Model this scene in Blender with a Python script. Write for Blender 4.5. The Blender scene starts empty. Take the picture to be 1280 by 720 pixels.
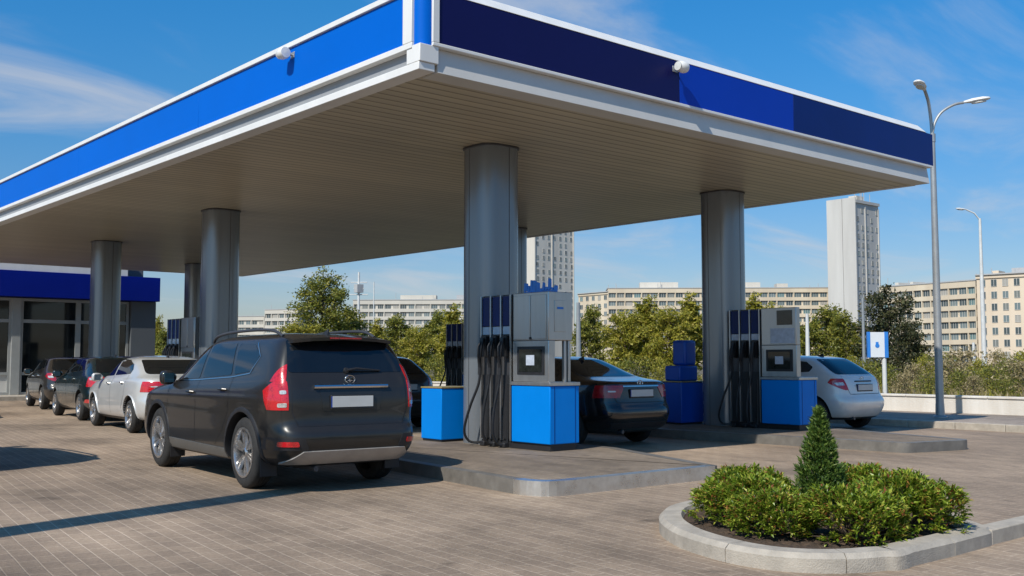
import bpy, bmesh, math, random
from mathutils import Vector, Matrix
from mathutils.bvhtree import BVHTree
R = math.radians
sc = bpy.context.scene
COL = sc.collection
rnd = random.Random(7)

# ------------------------------------------------------------------ materials
def newmat(name):
    m = bpy.data.materials.new(name); m.use_nodes = True
    nt = m.node_tree
    return m, nt, nt.nodes['Principled BSDF']

def L(nt, a, b): nt.links.new(a, b)

def rgb(c): return (c[0], c[1], c[2], 1.0)

def mat(name, col, rough=.6, metal=0., var=.12, scale=4., bump=0., bscale=60., coat=0., spec=.5, rvar=.1, streak=False, dirt=None):
    """procedural: base colour broken up by two noises, roughness variation, optional bump, vertical streaks"""
    m, nt, p = newmat(name)
    N = nt.nodes
    tc = N.new('ShaderNodeTexCoord'); mp = N.new('ShaderNodeMapping')
    L(nt, tc.outputs['Object'], mp.inputs['Vector'])
    if streak: mp.inputs['Scale'].default_value = (1, 1, .12)
    n1 = N.new('ShaderNodeTexNoise'); n1.inputs['Scale'].default_value = scale; n1.inputs['Detail'].default_value = 6
    n1.inputs['Roughness'].default_value = .65
    L(nt, mp.outputs['Vector'], n1.inputs['Vector'])
    ramp = N.new('ShaderNodeValToRGB')
    ramp.color_ramp.elements[0].position = .3; ramp.color_ramp.elements[1].position = .7
    d = dirt or tuple(c * (1 - var * 1.6) for c in col)
    ramp.color_ramp.elements[0].color = rgb(tuple(c * (1 - var) for c in col) if not dirt else dirt)
    ramp.color_ramp.elements[1].color = rgb(tuple(min(1, c * (1 + var * .6)) for c in col))
    L(nt, n1.outputs['Fac'], ramp.inputs['Fac'])
    L(nt, ramp.outputs['Color'], p.inputs['Base Color'])
    mr = N.new('ShaderNodeMapRange'); mr.inputs['To Min'].default_value = max(0.02, rough - rvar); mr.inputs['To Max'].default_value = min(1, rough + rvar)
    L(nt, n1.outputs['Fac'], mr.inputs['Value']); L(nt, mr.outputs['Result'], p.inputs['Roughness'])
    p.inputs['Metallic'].default_value = metal
    p.inputs['Specular IOR Level'].default_value = spec
    p.inputs['Coat Weight'].default_value = coat; p.inputs['Coat Roughness'].default_value = .04
    if bump:
        n2 = N.new('ShaderNodeTexNoise'); n2.inputs['Scale'].default_value = bscale; n2.inputs['Detail'].default_value = 4
        L(nt, tc.outputs['Object'], n2.inputs['Vector'])
        b = N.new('ShaderNodeBump'); b.inputs['Strength'].default_value = bump; b.inputs['Distance'].default_value = .02
        L(nt, n2.outputs['Fac'], b.inputs['Height']); L(nt, b.outputs['Normal'], p.inputs['Normal'])
    return m

def leafmat(name, cols, trans=.25, rough=.5):
    """leaf: colour picked per leaf from a ramp"""
    m, nt, p = newmat(name); N = nt.nodes
    g = N.new('ShaderNodeNewGeometry'); ramp = N.new('ShaderNodeValToRGB')
    e = ramp.color_ramp.elements
    e[0].position = cols[0][0]; e[0].color = rgb(cols[0][1]); e[1].position = cols[-1][0]; e[1].color = rgb(cols[-1][1])
    for pos, c in cols[1:-1]:
        k = e.new(pos); k.color = rgb(c)
    L(nt, g.outputs['Random Per Island'], ramp.inputs['Fac'])
    L(nt, ramp.outputs['Color'], p.inputs['Base Color'])
    p.inputs['Roughness'].default_value = rough; p.inputs['Specular IOR Level'].default_value = .35
    t = N.new('ShaderNodeBsdfTranslucent'); mx = N.new('ShaderNodeMixShader'); mx.inputs['Fac'].default_value = trans
    L(nt, ramp.outputs['Color'], t.inputs['Color'])
    L(nt, p.outputs['BSDF'], mx.inputs[1]); L(nt, t.outputs['BSDF'], mx.inputs[2])
    L(nt, mx.outputs['Shader'], N['Material Output'].inputs['Surface'])
    return m

def pavermat(name, ang, rowh, bw, c1, c2, mortar, msize=.006, bump=.5):
    m, nt, p = newmat(name); N = nt.nodes
    tc = N.new('ShaderNodeTexCoord'); mp = N.new('ShaderNodeMapping'); mp.inputs['Rotation'].default_value = (0, 0, -ang)
    L(nt, tc.outputs['Object'], mp.inputs['Vector'])
    # slight wander so that the courses are hand laid
    nw = N.new('ShaderNodeTexNoise'); nw.inputs['Scale'].default_value = .8
    L(nt, mp.outputs['Vector'], nw.inputs['Vector'])
    vm = N.new('ShaderNodeVectorMath'); vm.operation = 'MULTIPLY_ADD'; vm.inputs[1].default_value = (.03, .03, 0)
    L(nt, nw.outputs['Color'], vm.inputs[0]); L(nt, mp.outputs['Vector'], vm.inputs[2])
    br = N.new('ShaderNodeTexBrick'); br.offset = .5
    br.inputs['Scale'].default_value = 1; br.inputs['Brick Width'].default_value = bw; br.inputs['Row Height'].default_value = rowh
    br.inputs['Mortar Size'].default_value = msize; br.inputs['Mortar Smooth'].default_value = .4; br.inputs['Bias'].default_value = 0
    br.inputs['Color1'].default_value = rgb(c1); br.inputs['Color2'].default_value = rgb(c2); br.inputs['Mortar'].default_value = rgb(mortar)
    L(nt, vm.outputs['Vector'], br.inputs['Vector'])
    # broad stains
    n1 = N.new('ShaderNodeTexNoise'); n1.inputs['Scale'].default_value = .32; n1.inputs['Detail'].default_value = 8; n1.inputs['Roughness'].default_value = .68
    L(nt, mp.outputs['Vector'], n1.inputs['Vector'])
    r1 = N.new('ShaderNodeMapRange'); r1.inputs['From Min'].default_value = .34; r1.inputs['From Max'].default_value = .64
    r1.inputs['To Min'].default_value = .55; r1.inputs['To Max'].default_value = 1.14
    L(nt, n1.outputs['Fac'], r1.inputs['Value'])
    # streaks along the driving direction
    ms = N.new('ShaderNodeMapping'); ms.inputs['Scale'].default_value = (.25, 2.2, 1)
    L(nt, mp.outputs['Vector'], ms.inputs['Vector'])
    n2 = N.new('ShaderNodeTexNoise'); n2.inputs['Scale'].default_value = 1.6; n2.inputs['Detail'].default_value = 5
    L(nt, ms.outputs['Vector'], n2.inputs['Vector'])
    r2 = N.new('ShaderNodeMapRange'); r2.inputs['From Min'].default_value = .3; r2.inputs['From Max'].default_value = .7
    r2.inputs['To Min'].default_value = .86; r2.inputs['To Max'].default_value = 1.1
    L(nt, n2.outputs['Fac'], r2.inputs['Value'])
    mt = N.new('ShaderNodeMapping'); mt.inputs['Scale'].default_value = (.07, .75, 1); mt.inputs['Location'].default_value = (4.2, 1.3, 0)
    L(nt, mp.outputs['Vector'], mt.inputs['Vector'])
    n5 = N.new('ShaderNodeTexNoise'); n5.inputs['Scale'].default_value = 1.1; n5.inputs['Detail'].default_value = 3; L(nt, mt.outputs['Vector'], n5.inputs['Vector'])
    r5 = N.new('ShaderNodeMapRange'); r5.inputs['From Min'].default_value = .5; r5.inputs['From Max'].default_value = .68; r5.inputs['To Min'].default_value = 1.05; r5.inputs['To Max'].default_value = .84
    L(nt, n5.outputs['Fac'], r5.inputs['Value'])
    # grain
    n3 = N.new('ShaderNodeTexNoise'); n3.inputs['Scale'].default_value = 34; n3.inputs['Detail'].default_value = 6; n3.inputs['Roughness'].default_value = .75
    L(nt, tc.outputs['Object'], n3.inputs['Vector'])
    r3 = N.new('ShaderNodeMapRange'); r3.inputs['From Min'].default_value = .3; r3.inputs['From Max'].default_value = .7
    r3.inputs['To Min'].default_value = .74; r3.inputs['To Max'].default_value = 1.24
    L(nt, n3.outputs['Fac'], r3.inputs['Value'])
    a = N.new('ShaderNodeMath'); a.operation = 'MULTIPLY'; L(nt, r1.outputs['Result'], a.inputs[0]); L(nt, r2.outputs['Result'], a.inputs[1])
    b = N.new('ShaderNodeMath'); b.operation = 'MULTIPLY'; L(nt, a.outputs[0], b.inputs[0]); L(nt, r3.outputs['Result'], b.inputs[1])
    # oil drips and grime spots
    n4 = N.new('ShaderNodeTexNoise'); n4.inputs['Scale'].default_value = 1.7; n4.inputs['Detail'].default_value = 3
    L(nt, tc.outputs['Object'], n4.inputs['Vector'])
    r4 = N.new('ShaderNodeMapRange'); r4.inputs['From Min'].default_value = .66; r4.inputs['From Max'].default_value = .74
    r4.inputs['To Min'].default_value = 1; r4.inputs['To Max'].default_value = .62
    L(nt, n4.outputs['Fac'], r4.inputs['Value'])
    b2 = N.new('ShaderNodeMath'); b2.operation = 'MULTIPLY'; b3 = N.new('ShaderNodeMath'); b3.operation = 'MULTIPLY'; L(nt, b.outputs[0], b3.inputs[0]); L(nt, r5.outputs['Result'], b3.inputs[1])
    L(nt, b3.outputs[0], b2.inputs[0]); L(nt, r4.outputs['Result'], b2.inputs[1])
    mu = N.new('ShaderNodeVectorMath'); mu.operation = 'SCALE'
    L(nt, br.outputs['Color'], mu.inputs[0]); L(nt, b2.outputs[0], mu.inputs['Scale'])
    L(nt, mu.outputs['Vector'], p.inputs['Base Color'])
    p.inputs['Roughness'].default_value = .78; p.inputs['Specular IOR Level'].default_value = .35
    bp = N.new('ShaderNodeBump'); bp.inputs['Strength'].default_value = bump; bp.inputs['Distance'].default_value = .012
    sb = N.new('ShaderNodeMath'); sb.operation = 'MULTIPLY_ADD'; sb.inputs[1].default_value = -.8
    L(nt, br.outputs['Fac'], sb.inputs[0]); L(nt, n3.outputs['Fac'], sb.inputs[2])
    L(nt, sb.outputs[0], bp.inputs['Height']); L(nt, bp.outputs['Normal'], p.inputs['Normal'])
    return m

def slatmat(name, col, pitch):
    """soffit of narrow metal panels running along X"""
    m, nt, p = newmat(name); N = nt.nodes
    tc = N.new('ShaderNodeTexCoord'); sp = N.new('ShaderNodeSeparateXYZ'); L(nt, tc.outputs['Object'], sp.inputs[0])
    dv = N.new('ShaderNodeMath'); dv.operation = 'DIVIDE'; dv.inputs[1].default_value = pitch; L(nt, sp.outputs['Y'], dv.inputs[0])
    fr = N.new('ShaderNodeMath'); fr.operation = 'FRACT'; L(nt, dv.outputs[0], fr.inputs[0])
    fl = N.new('ShaderNodeMath'); fl.operation = 'FLOOR'; L(nt, dv.outputs[0], fl.inputs[0])
    cr = N.new('ShaderNodeValToRGB'); e = cr.color_ramp.elements
    e[0].position = 0; e[0].color = (.42, .41, .4, 1); e[1].position = .2; e[1].color = (1, 1, 1, 1)
    k = e.new(.10); k.color = (.45, .44, .43, 1)
    k = e.new(.8); k.color = (.93, .93, .93, 1)
    k = e.new(1.); k.color = (.78, .78, .78, 1)
    L(nt, fr.outputs[0], cr.inputs['Fac'])
    wn = N.new('ShaderNodeTexWhiteNoise'); wn.noise_dimensions = '1D'; L(nt, fl.outputs[0], wn.inputs['W'])
    r = N.new('ShaderNodeMapRange'); r.inputs['To Min'].default_value = .9; r.inputs['To Max'].default_value = 1.04
    L(nt, wn.outputs['Value'], r.inputs['Value'])
    n1 = N.new('ShaderNodeTexNoise'); n1.inputs['Scale'].default_value = .5; n1.inputs['Detail'].default_value = 5
    L(nt, tc.outputs['Object'], n1.inputs['Vector'])
    r2 = N.new('ShaderNodeMapRange'); r2.inputs['To Min'].default_value = .8; r2.inputs['To Max'].default_value = 1.15
    L(nt, n1.outputs['Fac'], r2.inputs['Value'])
    a = N.new('ShaderNodeMath'); a.operation = 'MULTIPLY'; L(nt, r.outputs['Result'], a.inputs[0]); L(nt, r2.outputs['Result'], a.inputs[1])
    v = N.new('ShaderNodeVectorMath'); v.operation = 'SCALE'; L(nt, cr.outputs['Color'], v.inputs[0]); L(nt, a.outputs[0], v.inputs['Scale'])
    w = N.new('ShaderNodeVectorMath'); w.operation = 'MULTIPLY'; w.inputs[1].default_value = col; L(nt, v.outputs[0], w.inputs[0])
    L(nt, w.outputs[0], p.inputs['Base Color']); p.inputs['Roughness'].default_value = .38
    bp = N.new('ShaderNodeBump'); bp.inputs['Strength'].default_value = .6; bp.inputs['Distance'].default_value = .02; bp.invert = False
    L(nt, cr.outputs['Color'], bp.inputs['Height']); L(nt, bp.outputs['Normal'], p.inputs['Normal'])
    return m

M = {}
PAVE_ANG = R(82.8)
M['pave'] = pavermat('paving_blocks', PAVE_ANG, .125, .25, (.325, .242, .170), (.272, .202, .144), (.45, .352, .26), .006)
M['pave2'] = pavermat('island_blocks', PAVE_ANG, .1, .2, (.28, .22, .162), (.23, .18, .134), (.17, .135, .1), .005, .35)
M['walk'] = pavermat('sidewalk_blocks', R(90), .2, .4, (.36, .295, .235), (.3, .245, .2), (.24, .2, .165), .006, .3)
M['earth'] = mat('dry_earth', (.13, .105, .065), .95, var=.5, scale=.35, bump=.5, bscale=3)
M['soil'] = mat('planting_soil', (.075, .048, .03), .95, var=.6, scale=25, bump=1., bscale=50)
M['concrete'] = mat('kerb_concrete', (.39, .345, .285), .85, var=.25, scale=6, bump=.35, bscale=90)
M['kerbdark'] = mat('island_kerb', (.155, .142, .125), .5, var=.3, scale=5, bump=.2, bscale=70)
M['steel'] = mat('brushed_steel', (.5, .49, .47), .33, .85, var=.1, scale=9, streak=True, rvar=.1)
M['steelkerb'] = mat('steel_edge', (.66, .65, .62), .3, .85, var=.2, scale=7, rvar=.12)
M['colmetal'] = mat('column_cladding', (.235, .26, .285), .24, .5, var=.1, scale=2, streak=True, rvar=.07)
M['white'] = mat('white_trim', (.72, .71, .68), .4, var=.06, scale=3, streak=True)
M['pale'] = mat('pale_band', (.55, .54, .51), .42, var=.08, scale=1.5)
M['greyband'] = mat('grey_band', (.27, .28, .29), .5, var=.06)
M['roof'] = mat('roof_sheet', (.3, .3, .3), .7)
M['soffit'] = slatmat('soffit_slats', (.53, .468, .34), .2)
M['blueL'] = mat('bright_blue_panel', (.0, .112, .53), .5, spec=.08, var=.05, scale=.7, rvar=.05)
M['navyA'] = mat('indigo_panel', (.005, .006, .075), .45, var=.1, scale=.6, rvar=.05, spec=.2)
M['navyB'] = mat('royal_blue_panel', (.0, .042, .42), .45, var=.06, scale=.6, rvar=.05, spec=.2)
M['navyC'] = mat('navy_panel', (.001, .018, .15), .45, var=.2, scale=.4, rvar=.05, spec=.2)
M['storeblue'] = mat('store_fascia_blue', (.001, .012, .22), .5, spec=.15, var=.08, scale=.8)
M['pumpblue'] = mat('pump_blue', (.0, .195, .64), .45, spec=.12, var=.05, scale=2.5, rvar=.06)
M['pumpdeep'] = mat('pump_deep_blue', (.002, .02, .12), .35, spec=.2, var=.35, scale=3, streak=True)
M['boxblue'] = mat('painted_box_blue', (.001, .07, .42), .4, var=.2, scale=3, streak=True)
M['black'] = mat('black_rubber', (.012, .012, .013), .45, var=.3, scale=20)
M['plastic'] = mat('black_plastic', (.018, .018, .02), .5, var=.25, scale=15)
M['darkgrey'] = mat('dark_grey_metal', (.07, .07, .075), .4, .4, var=.15, scale=3)
M['screen'] = mat('display_glass', (.02, .024, .022), .08, var=.5, scale=9, rvar=.03)
M['gold'] = mat('worn_brass_trim', (.42, .33, .14), .4, .5, var=.2)
M['paper'] = mat('paper_notice', (.45, .5, .58), .7, var=.2, scale=14)
M['glass'] = mat('shop_glass', (.010, .013, .014), .04, var=.8, scale=.6, rvar=.015, spec=.6)
M['frame'] = mat('window_frame_grey', (.36, .37, .36), .45, .2, var=.08)
M['pier'] = mat('grey_pier_panel', (.11, .12, .13), .5, .1, var=.08, scale=1)
M['lowwall'] = mat('whitewashed_wall', (.66, .63, .58), .85, var=.12, scale=1.4, bump=.3, bscale=30, streak=True, dirt=(.52, .47, .4))
M['pole'] = mat('galvanised_pole', (.37, .38, .38), .42, .5, var=.12, scale=3)
M['polew'] = mat('white_pole', (.6, .6, .58), .55, var=.15, scale=3)
M['lampglass'] = mat('lamp_diffuser', (.6, .6, .57), .2, var=.1)
M['signwhite'] = mat('sign_white', (.68, .7, .73), .4, var=.05)
M['signblue'] = mat('sign_blue', (.03, .2, .6), .4, var=.1)
M['tyre'] = mat('tyre_rubber', (.022, .021, .02), .8, var=.4, scale=14, bump=.3, bscale=80)
M['rim'] = mat('alloy_rim', (.52, .51, .5), .28, .9, var=.12, scale=12)
M['rimdark'] = mat('brake_dark', (.03, .03, .03), .6, .3, var=.3)
M['carglass'] = mat('tinted_glass', (.006, .008, .010), .03, var=.3, scale=.7, rvar=.01, spec=.75)
M['carglassb'] = mat('clear_car_glass', (.012, .03, .04), .03, var=.5, scale=1.2, rvar=.01, spec=.9)
M['red'] = mat('red_lens', (.55, .006, .012), .12, var=.3, scale=30, coat=1., rvar=.05)
M['reddark'] = mat('dark_red_lens', (.2, .004, .008), .12, var=.3, scale=30, coat=1., rvar=.05)
M['clear'] = mat('clear_lens', (.6, .58, .55), .15, .3, var=.5, scale=45, coat=1.)
M['chrome'] = mat('chrome', (.62, .62, .62), .14, 1., var=.05)
M['silverplastic'] = mat('silver_bumper_plate', (.36, .34, .32), .4, .4, var=.12, scale=6)
M['sillgrey'] = mat('sill_grey', (.13, .13, .125), .4, .3, var=.15, scale=5)
M['plate'] = mat('number_plate', (.5, .5, .48), .4, var=.05)
M['plateblue'] = mat('plate_blue_strip', (.01, .05, .3), .4)
def lensmat(name, col, dark):
    m, nt, p = newmat(name); N = nt.nodes
    tc = N.new('ShaderNodeTexCoord'); wv = N.new('ShaderNodeTexNoise'); wv.inputs['Scale'].default_value = 13; wv.inputs['Detail'].default_value = 2
    vo = N.new('ShaderNodeTexVoronoi'); vo.inputs['Scale'].default_value = 60
    L(nt, tc.outputs['Object'], wv.inputs['Vector']); L(nt, tc.outputs['Object'], vo.inputs['Vector'])
    mu = N.new('ShaderNodeMath'); mu.operation = 'MULTIPLY_ADD'; mu.inputs[1].default_value = .5; L(nt, vo.outputs['Distance'], mu.inputs[0]); L(nt, wv.outputs['Fac'], mu.inputs[2])
    cr_ = N.new('ShaderNodeValToRGB'); e = cr_.color_ramp.elements; e[0].position = .42; e[0].color = rgb(dark); e[1].position = .85; e[1].color = rgb(col)
    L(nt, mu.outputs[0], cr_.inputs['Fac']); L(nt, cr_.outputs['Color'], p.inputs['Base Color'])
    p.inputs['Roughness'].default_value = .18; p.inputs['Coat Weight'].default_value = 1; p.inputs['Coat Roughness'].default_value = .03
    bp = N.new('ShaderNodeBump'); bp.inputs['Strength'].default_value = .2; bp.inputs['Distance'].default_value = .006
    L(nt, mu.outputs[0], bp.inputs['Height']); L(nt, bp.outputs['Normal'], p.inputs['Normal'])
    return m
M['red'] = lensmat('red_lens_faceted', (.52, .008, .012), (.26, .003, .006)); M['reddark'] = lensmat('dark_red_lens_faceted', (.36, .008, .012), (.12, .002, .004))
def paint(name, c, metal=.35, rough=.32): return mat(name, c, rough, metal, var=.08, scale=3, coat=1., rvar=.04)
M['suv'] = mat('graphite_paint', (.026, .0245, .0225), .3, .3, var=.1, scale=3, coat=.45, rvar=.05, spec=.4)
M['silver'] = paint('silver_paint', (.6, .595, .575), .35, .34)
M['teal'] = paint('dark_teal_paint', (.008, .022, .026), .4, .28)
M['blackp'] = paint('black_paint', (.007, .008, .010), .3, .25)
M['brownp'] = paint('dark_brown_paint', (.035, .03, .026), .4, .32)
M['hatchp'] = paint('pale_silver_paint', (.74, .72, .68), .15, .36)
M['bark'] = mat('bark', (.12, .09, .065), .9, var=.4, scale=8, bump=.6, bscale=25)
M['leafY'] = leafmat('leaf_yellow_green', [(0, (.15, .155, .018)), (.5, (.32, .30, .034)), (.85, (.44, .38, .055)), (1, (.5, .4, .1))], .4)
M['leafG'] = leafmat('leaf_mid_green', [(0, (.075, .095, .016)), (.5, (.19, .205, .03)), (1, (.34, .3, .05))], .35)
M['leafD'] = leafmat('leaf_dark_green', [(0, (.025, .032, .013)), (.5, (.055, .062, .022)), (.9, (.1, .095, .035)), (1, (.17, .12, .06))], .22)
M['leafT'] = leafmat('dry_tan_foliage', [(0, (.16, .13, .05)), (.5, (.3, .24, .11)), (1, (.45, .36, .2))], .25)
M['shrub'] = leafmat('shrub_leaf', [(0, (.06, .105, .010)), (.35, (.16, .25, .02)), (.7, (.31, .38, .038)), (.88, (.48, .46, .08)), (.94, (.38, .16, .045)), (1, (.22, .06, .03))], .38, .34)
M['thuja'] = leafmat('conifer_spray', [(0, (.03, .065, .012)), (.5, (.075, .14, .022)), (.9, (.16, .23, .04)), (1, (.22, .24, .06))], .3)
M['conc_cream'] = mat('cream_panel_wall', (.60, .51, .38), .85, var=.16, scale=.12, streak=True, dirt=(.5, .41, .3))
M['conc_white'] = mat('weathered_white_wall', (.6, .56, .49), .85, var=.15, scale=.1, streak=True, dirt=(.5, .46, .4))
M['tower'] = mat('tower_panel_wall', (.5, .485, .455), .85, var=.18, scale=.12, streak=True, dirt=(.42, .4, .37))
M['conc_pink'] = mat('pale_peach_wall', (.66, .55, .42), .85, var=.12, scale=.1, streak=True, dirt=(.57, .46, .34))
M['conc_far'] = mat('far_pale_wall', (.54, .5, .43), .85, var=.12, scale=.1, streak=True)
def winmat():
    m, nt, p = newmat('flat_window_glass'); N = nt.nodes
    oi = N.new('ShaderNodeObjectInfo'); g = N.new('ShaderNodeNewGeometry'); ad = N.new('ShaderNodeMath'); ad.operation = 'ADD'; fr = N.new('ShaderNodeMath'); fr.operation = 'FRACT'
    L(nt, oi.outputs['Random'], ad.inputs[0]); L(nt, g.outputs['Random Per Island'], ad.inputs[1]); L(nt, ad.outputs[0], fr.inputs[0])
    cr_ = N.new('ShaderNodeValToRGB'); e = cr_.color_ramp.elements; cr_.color_ramp.interpolation = 'CONSTANT'
    e[0].position = 0; e[0].color = (.06, .08, .085, 1); e[1].position = .9; e[1].color = (.34, .32, .28, 1)
    for p_, c_ in ((.3, (.1, .135, .14)), (.5, (.15, .19, .195)), (.68, (.17, .18, .165)), (.8, (.12, .2, .2))):
        k = e.new(p_); k.color = rgb(c_)
    L(nt, fr.outputs[0], cr_.inputs['Fac']); L(nt, cr_.outputs['Color'], p.inputs['Base Color'])
    p.inputs['Roughness'].default_value = .15
    return m
M['winglass'] = winmat()
M['winframe'] = mat('flat_window_frame', (.5, .48, .44), .6)
M['rooftop'] = mat('rooftop_grey', (.4, .4, .4), .8, var=.15)

# ------------------------------------------------------------------ mesh building
class MB:
    def __init__(s): s.v = []; s.f = []; s.m = []
    def add(s, vs, fs, m=0):
        o = len(s.v); s.v += [tuple(v) for v in vs]; s.f += [tuple(o + i for i in f) for f in fs]; s.m += [m] * len(fs); return s
    def box(s, x0, x1, y0, y1, z0, z1, m=0):
        return s.add([(x0, y0, z0), (x1, y0, z0), (x1, y1, z0), (x0, y1, z0), (x0, y0, z1), (x1, y0, z1), (x1, y1, z1), (x0, y1, z1)],
                     [(0, 3, 2, 1), (4, 5, 6, 7), (0, 1, 5, 4), (1, 2, 6, 5), (2, 3, 7, 6), (3, 0, 4, 7)], m)
    def prism(s, poly, z0, z1, m=0, mtop=None):
        n = len(poly)
        a = sum(poly[i][0] * poly[(i + 1) % n][1] - poly[(i + 1) % n][0] * poly[i][1] for i in range(n))
        if a < 0: poly = poly[::-1]
        vs = [(x, y, z0) for x, y in poly] + [(x, y, z1) for x, y in poly]
        s.add(vs, [tuple(range(n))[::-1]] + [(i, (i + 1) % n, n + (i + 1) % n, n + i) for i in range(n)], m)
        o = len(s.v) - n; s.f.append(tuple(range(o, o + n))); s.m.append(m if mtop is None else mtop); return s
    def yprism(s, prof, y0, y1, m=0):
        """profile in (x, z) run along y"""
        n = len(prof); vs = [(x, y0, z) for x, z in prof] + [(x, y1, z) for x, z in prof]
        return s.add(vs, [tuple(range(n)), tuple(range(2 * n - 1, n - 1, -1))] + [(i, n + i, n + (i + 1) % n, (i + 1) % n) for i in range(n)], m)
    def xprism(s, prof, x0, x1, m=0):
        n = len(prof); vs = [(x0, y, z) for y, z in prof] + [(x1, y, z) for y, z in prof]
        return s.add(vs, [tuple(range(n)), tuple(range(2 * n - 1, n - 1, -1))] + [(i, n + i, n + (i + 1) % n, (i + 1) % n) for i in range(n)], m)
    def tube(s, pts, r, n=8, m=0, cap=True):
        pts = [Vector(p) for p in pts]; rs = r if isinstance(r, (list, tuple)) else [r] * len(pts)
        o = len(s.v); ref = None
        for i, p in enumerate(pts):
            t = (pts[min(i + 1, len(pts) - 1)] - pts[max(i - 1, 0)]).normalized()
            if ref is None: ref = t.orthogonal().normalized()
            ref = (ref - t * ref.dot(t)); ref = ref.normalized() if ref.length > 1e-6 else t.orthogonal().normalized()
            b = t.cross(ref)
            for k in range(n):
                a = 2 * math.pi * k / n
                s.v.append(tuple(p + (ref * math.cos(a) + b * math.sin(a)) * rs[i]))
        for i in range(len(pts) - 1):
            for k in range(n):
                s.f.append((o + i * n + k, o + i * n + (k + 1) % n, o + (i + 1) * n + (k + 1) % n, o + (i + 1) * n + k)); s.m.append(m)
        if cap:
            s.f.append(tuple(o + k for k in range(n))[::-1]); s.m.append(m)
            e = o + (len(pts) - 1) * n; s.f.append(tuple(e + k for k in range(n))); s.m.append(m)
        return s
    def lathe(s, prof, n=32, m=0, axis='z', c=(0, 0, 0), closed=False):
        """prof: (radius, along axis)"""
        o = len(s.v); P = len(prof)
        for k in range(n):
            a = 2 * math.pi * k / n
            for r, t in prof:
                u, w = r * math.cos(a), r * math.sin(a)
                q = (u, w, t) if axis == 'z' else (t, u, w) if axis == 'x' else (u, t, w)
                s.v.append((q[0] + c[0], q[1] + c[1], q[2] + c[2]))
        for k in range(n):
            k2 = (k + 1) % n
            for j in range(P if closed else P - 1):
                j2 = (j + 1) % P
                f = (o + k * P + j, o + k2 * P + j, o + k2 * P + j2, o + k * P + j2)
                s.f.append(f); s.m.append(m)
        return s
    def mesh(s, name, mats, sharp=35):
        me = bpy.data.meshes.new(name); me.from_pydata(s.v, [], s.f)
        for x in (mats if isinstance(mats, (list, tuple)) else [mats]): me.materials.append(x)
        me.polygons.foreach_set('material_index', s.m)
        if sharp is not None:
            bm = bmesh.new(); bm.from_mesh(me); bmesh.ops.recalc_face_normals(bm, faces=bm.faces); bm.to_mesh(me); bm.free()
            me.shade_smooth(); me.set_sharp_from_angle(angle=R(sharp))
        me.update(); return me
    def build(s, name, mats, parent=None, loc=(0, 0, 0), rz=0, bevel=0, sharp=35):
        o = bpy.data.objects.new(name, s.mesh(name, mats, sharp)); COL.objects.link(o)
        o.location = loc; o.rotation_euler = (0, 0, rz)
        if parent: o.parent = parent
        if bevel:
            b = o.modifiers.new('edge', 'BEVEL'); b.width = bevel; b.segments = 2; b.limit_method = 'ANGLE'; b.angle_limit = R(40)
        return o

def link(name, me, parent=None, loc=(0, 0, 0)):
    o = bpy.data.objects.new(name, me); COL.objects.link(o); o.location = loc
    if parent: o.parent = parent
    return o
def empty(name, loc, rz=0):
    o = bpy.data.objects.new(name, None); COL.objects.link(o); o.location = loc; o.rotation_euler = (0, 0, rz); o.empty_display_size = .2
    return o
def tag(o, label=None, cat=None, group=None, kind=None):
    for k, v in (('label', label), ('category', cat), ('group', group), ('kind', kind)):
        if v: o[k] = v
    return o
def copy_tree(o, parent=None):
    c = o.copy(); COL.objects.link(c)
    if parent: c.parent = parent
    for ch in list(o.children): copy_tree(ch, c)
    return c
def spline(pts, per=8, closed=True):
    n = len(pts); out = []
    rng = range(n) if closed else range(n - 1)
    for i in rng:
        P = [Vector(pts[(i + d) % n] if closed else pts[min(max(i + d, 0), n - 1)]) for d in (-1, 0, 1, 2)]
        for k in range(per):
            t = k / per
            out.append(tuple(.5 * ((2 * P[1]) + (P[2] - P[0]) * t + (2 * P[0] - 5 * P[1] + 4 * P[2] - P[3]) * t * t + (3 * P[1] - P[0] - 3 * P[2] + P[3]) * t ** 3)))
    if not closed: out.append(tuple(pts[-1]))
    return out
def inset(poly, d):
    n = len(poly); a = sum(poly[i][0] * poly[(i + 1) % n][1] - poly[(i + 1) % n][0] * poly[i][1] for i in range(n)); sg = 1 if a > 0 else -1
    out = []
    for i in range(n):
        p0, p1, p2 = Vector(poly[i - 1]), Vector(poly[i]), Vector(poly[(i + 1) % n])
        e1 = (p1 - p0).normalized(); e2 = (p2 - p1).normalized()
        n1 = Vector((-e1.y, e1.x)) * sg; n2 = Vector((-e2.y, e2.x)) * sg
        b = (n1 + n2); b = b.normalized() if b.length > 1e-6 else n1
        q = p1 + b * d / max(.5, b.dot(n1)); out.append((q.x, q.y))
    return out
def roundpoly(poly, rad, seg=8):
    """rounds each corner i by rad[i]"""
    out = []; n = len(poly)
    for i in range(n):
        p0, p1, p2 = Vector(poly[i - 1]), Vector(poly[i]), Vector(poly[(i + 1) % n]); r = rad[i] if isinstance(rad, (list, tuple)) else rad
        if r <= 0: out.append(tuple(p1)); continue
        a = (p0 - p1).normalized(); b = (p2 - p1).normalized(); ang = a.angle(b)
        d = r / math.tan(ang / 2); s = p1 + a * d; e = p1 + b * d
        for k in range(seg + 1):
            t = k / seg; q = s * (1 - t) ** 2 + p1 * 2 * t * (1 - t) + e * t * t
            out.append((q.x, q.y))
    return out

# ------------------------------------------------------------------ camera, light, sky
cam = bpy.data.cameras.new('camera'); cam.sensor_width = 36; cam.lens = 36 * 1290 / 1280; cam.clip_end = 9000; cam.clip_start = .1
co = bpy.data.objects.new('camera', cam); COL.objects.link(co); co.location = (0, 0, 1.38)
co.rotation_euler = (R(94), 0, R(49.3 - 90)); sc.camera = co

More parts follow.
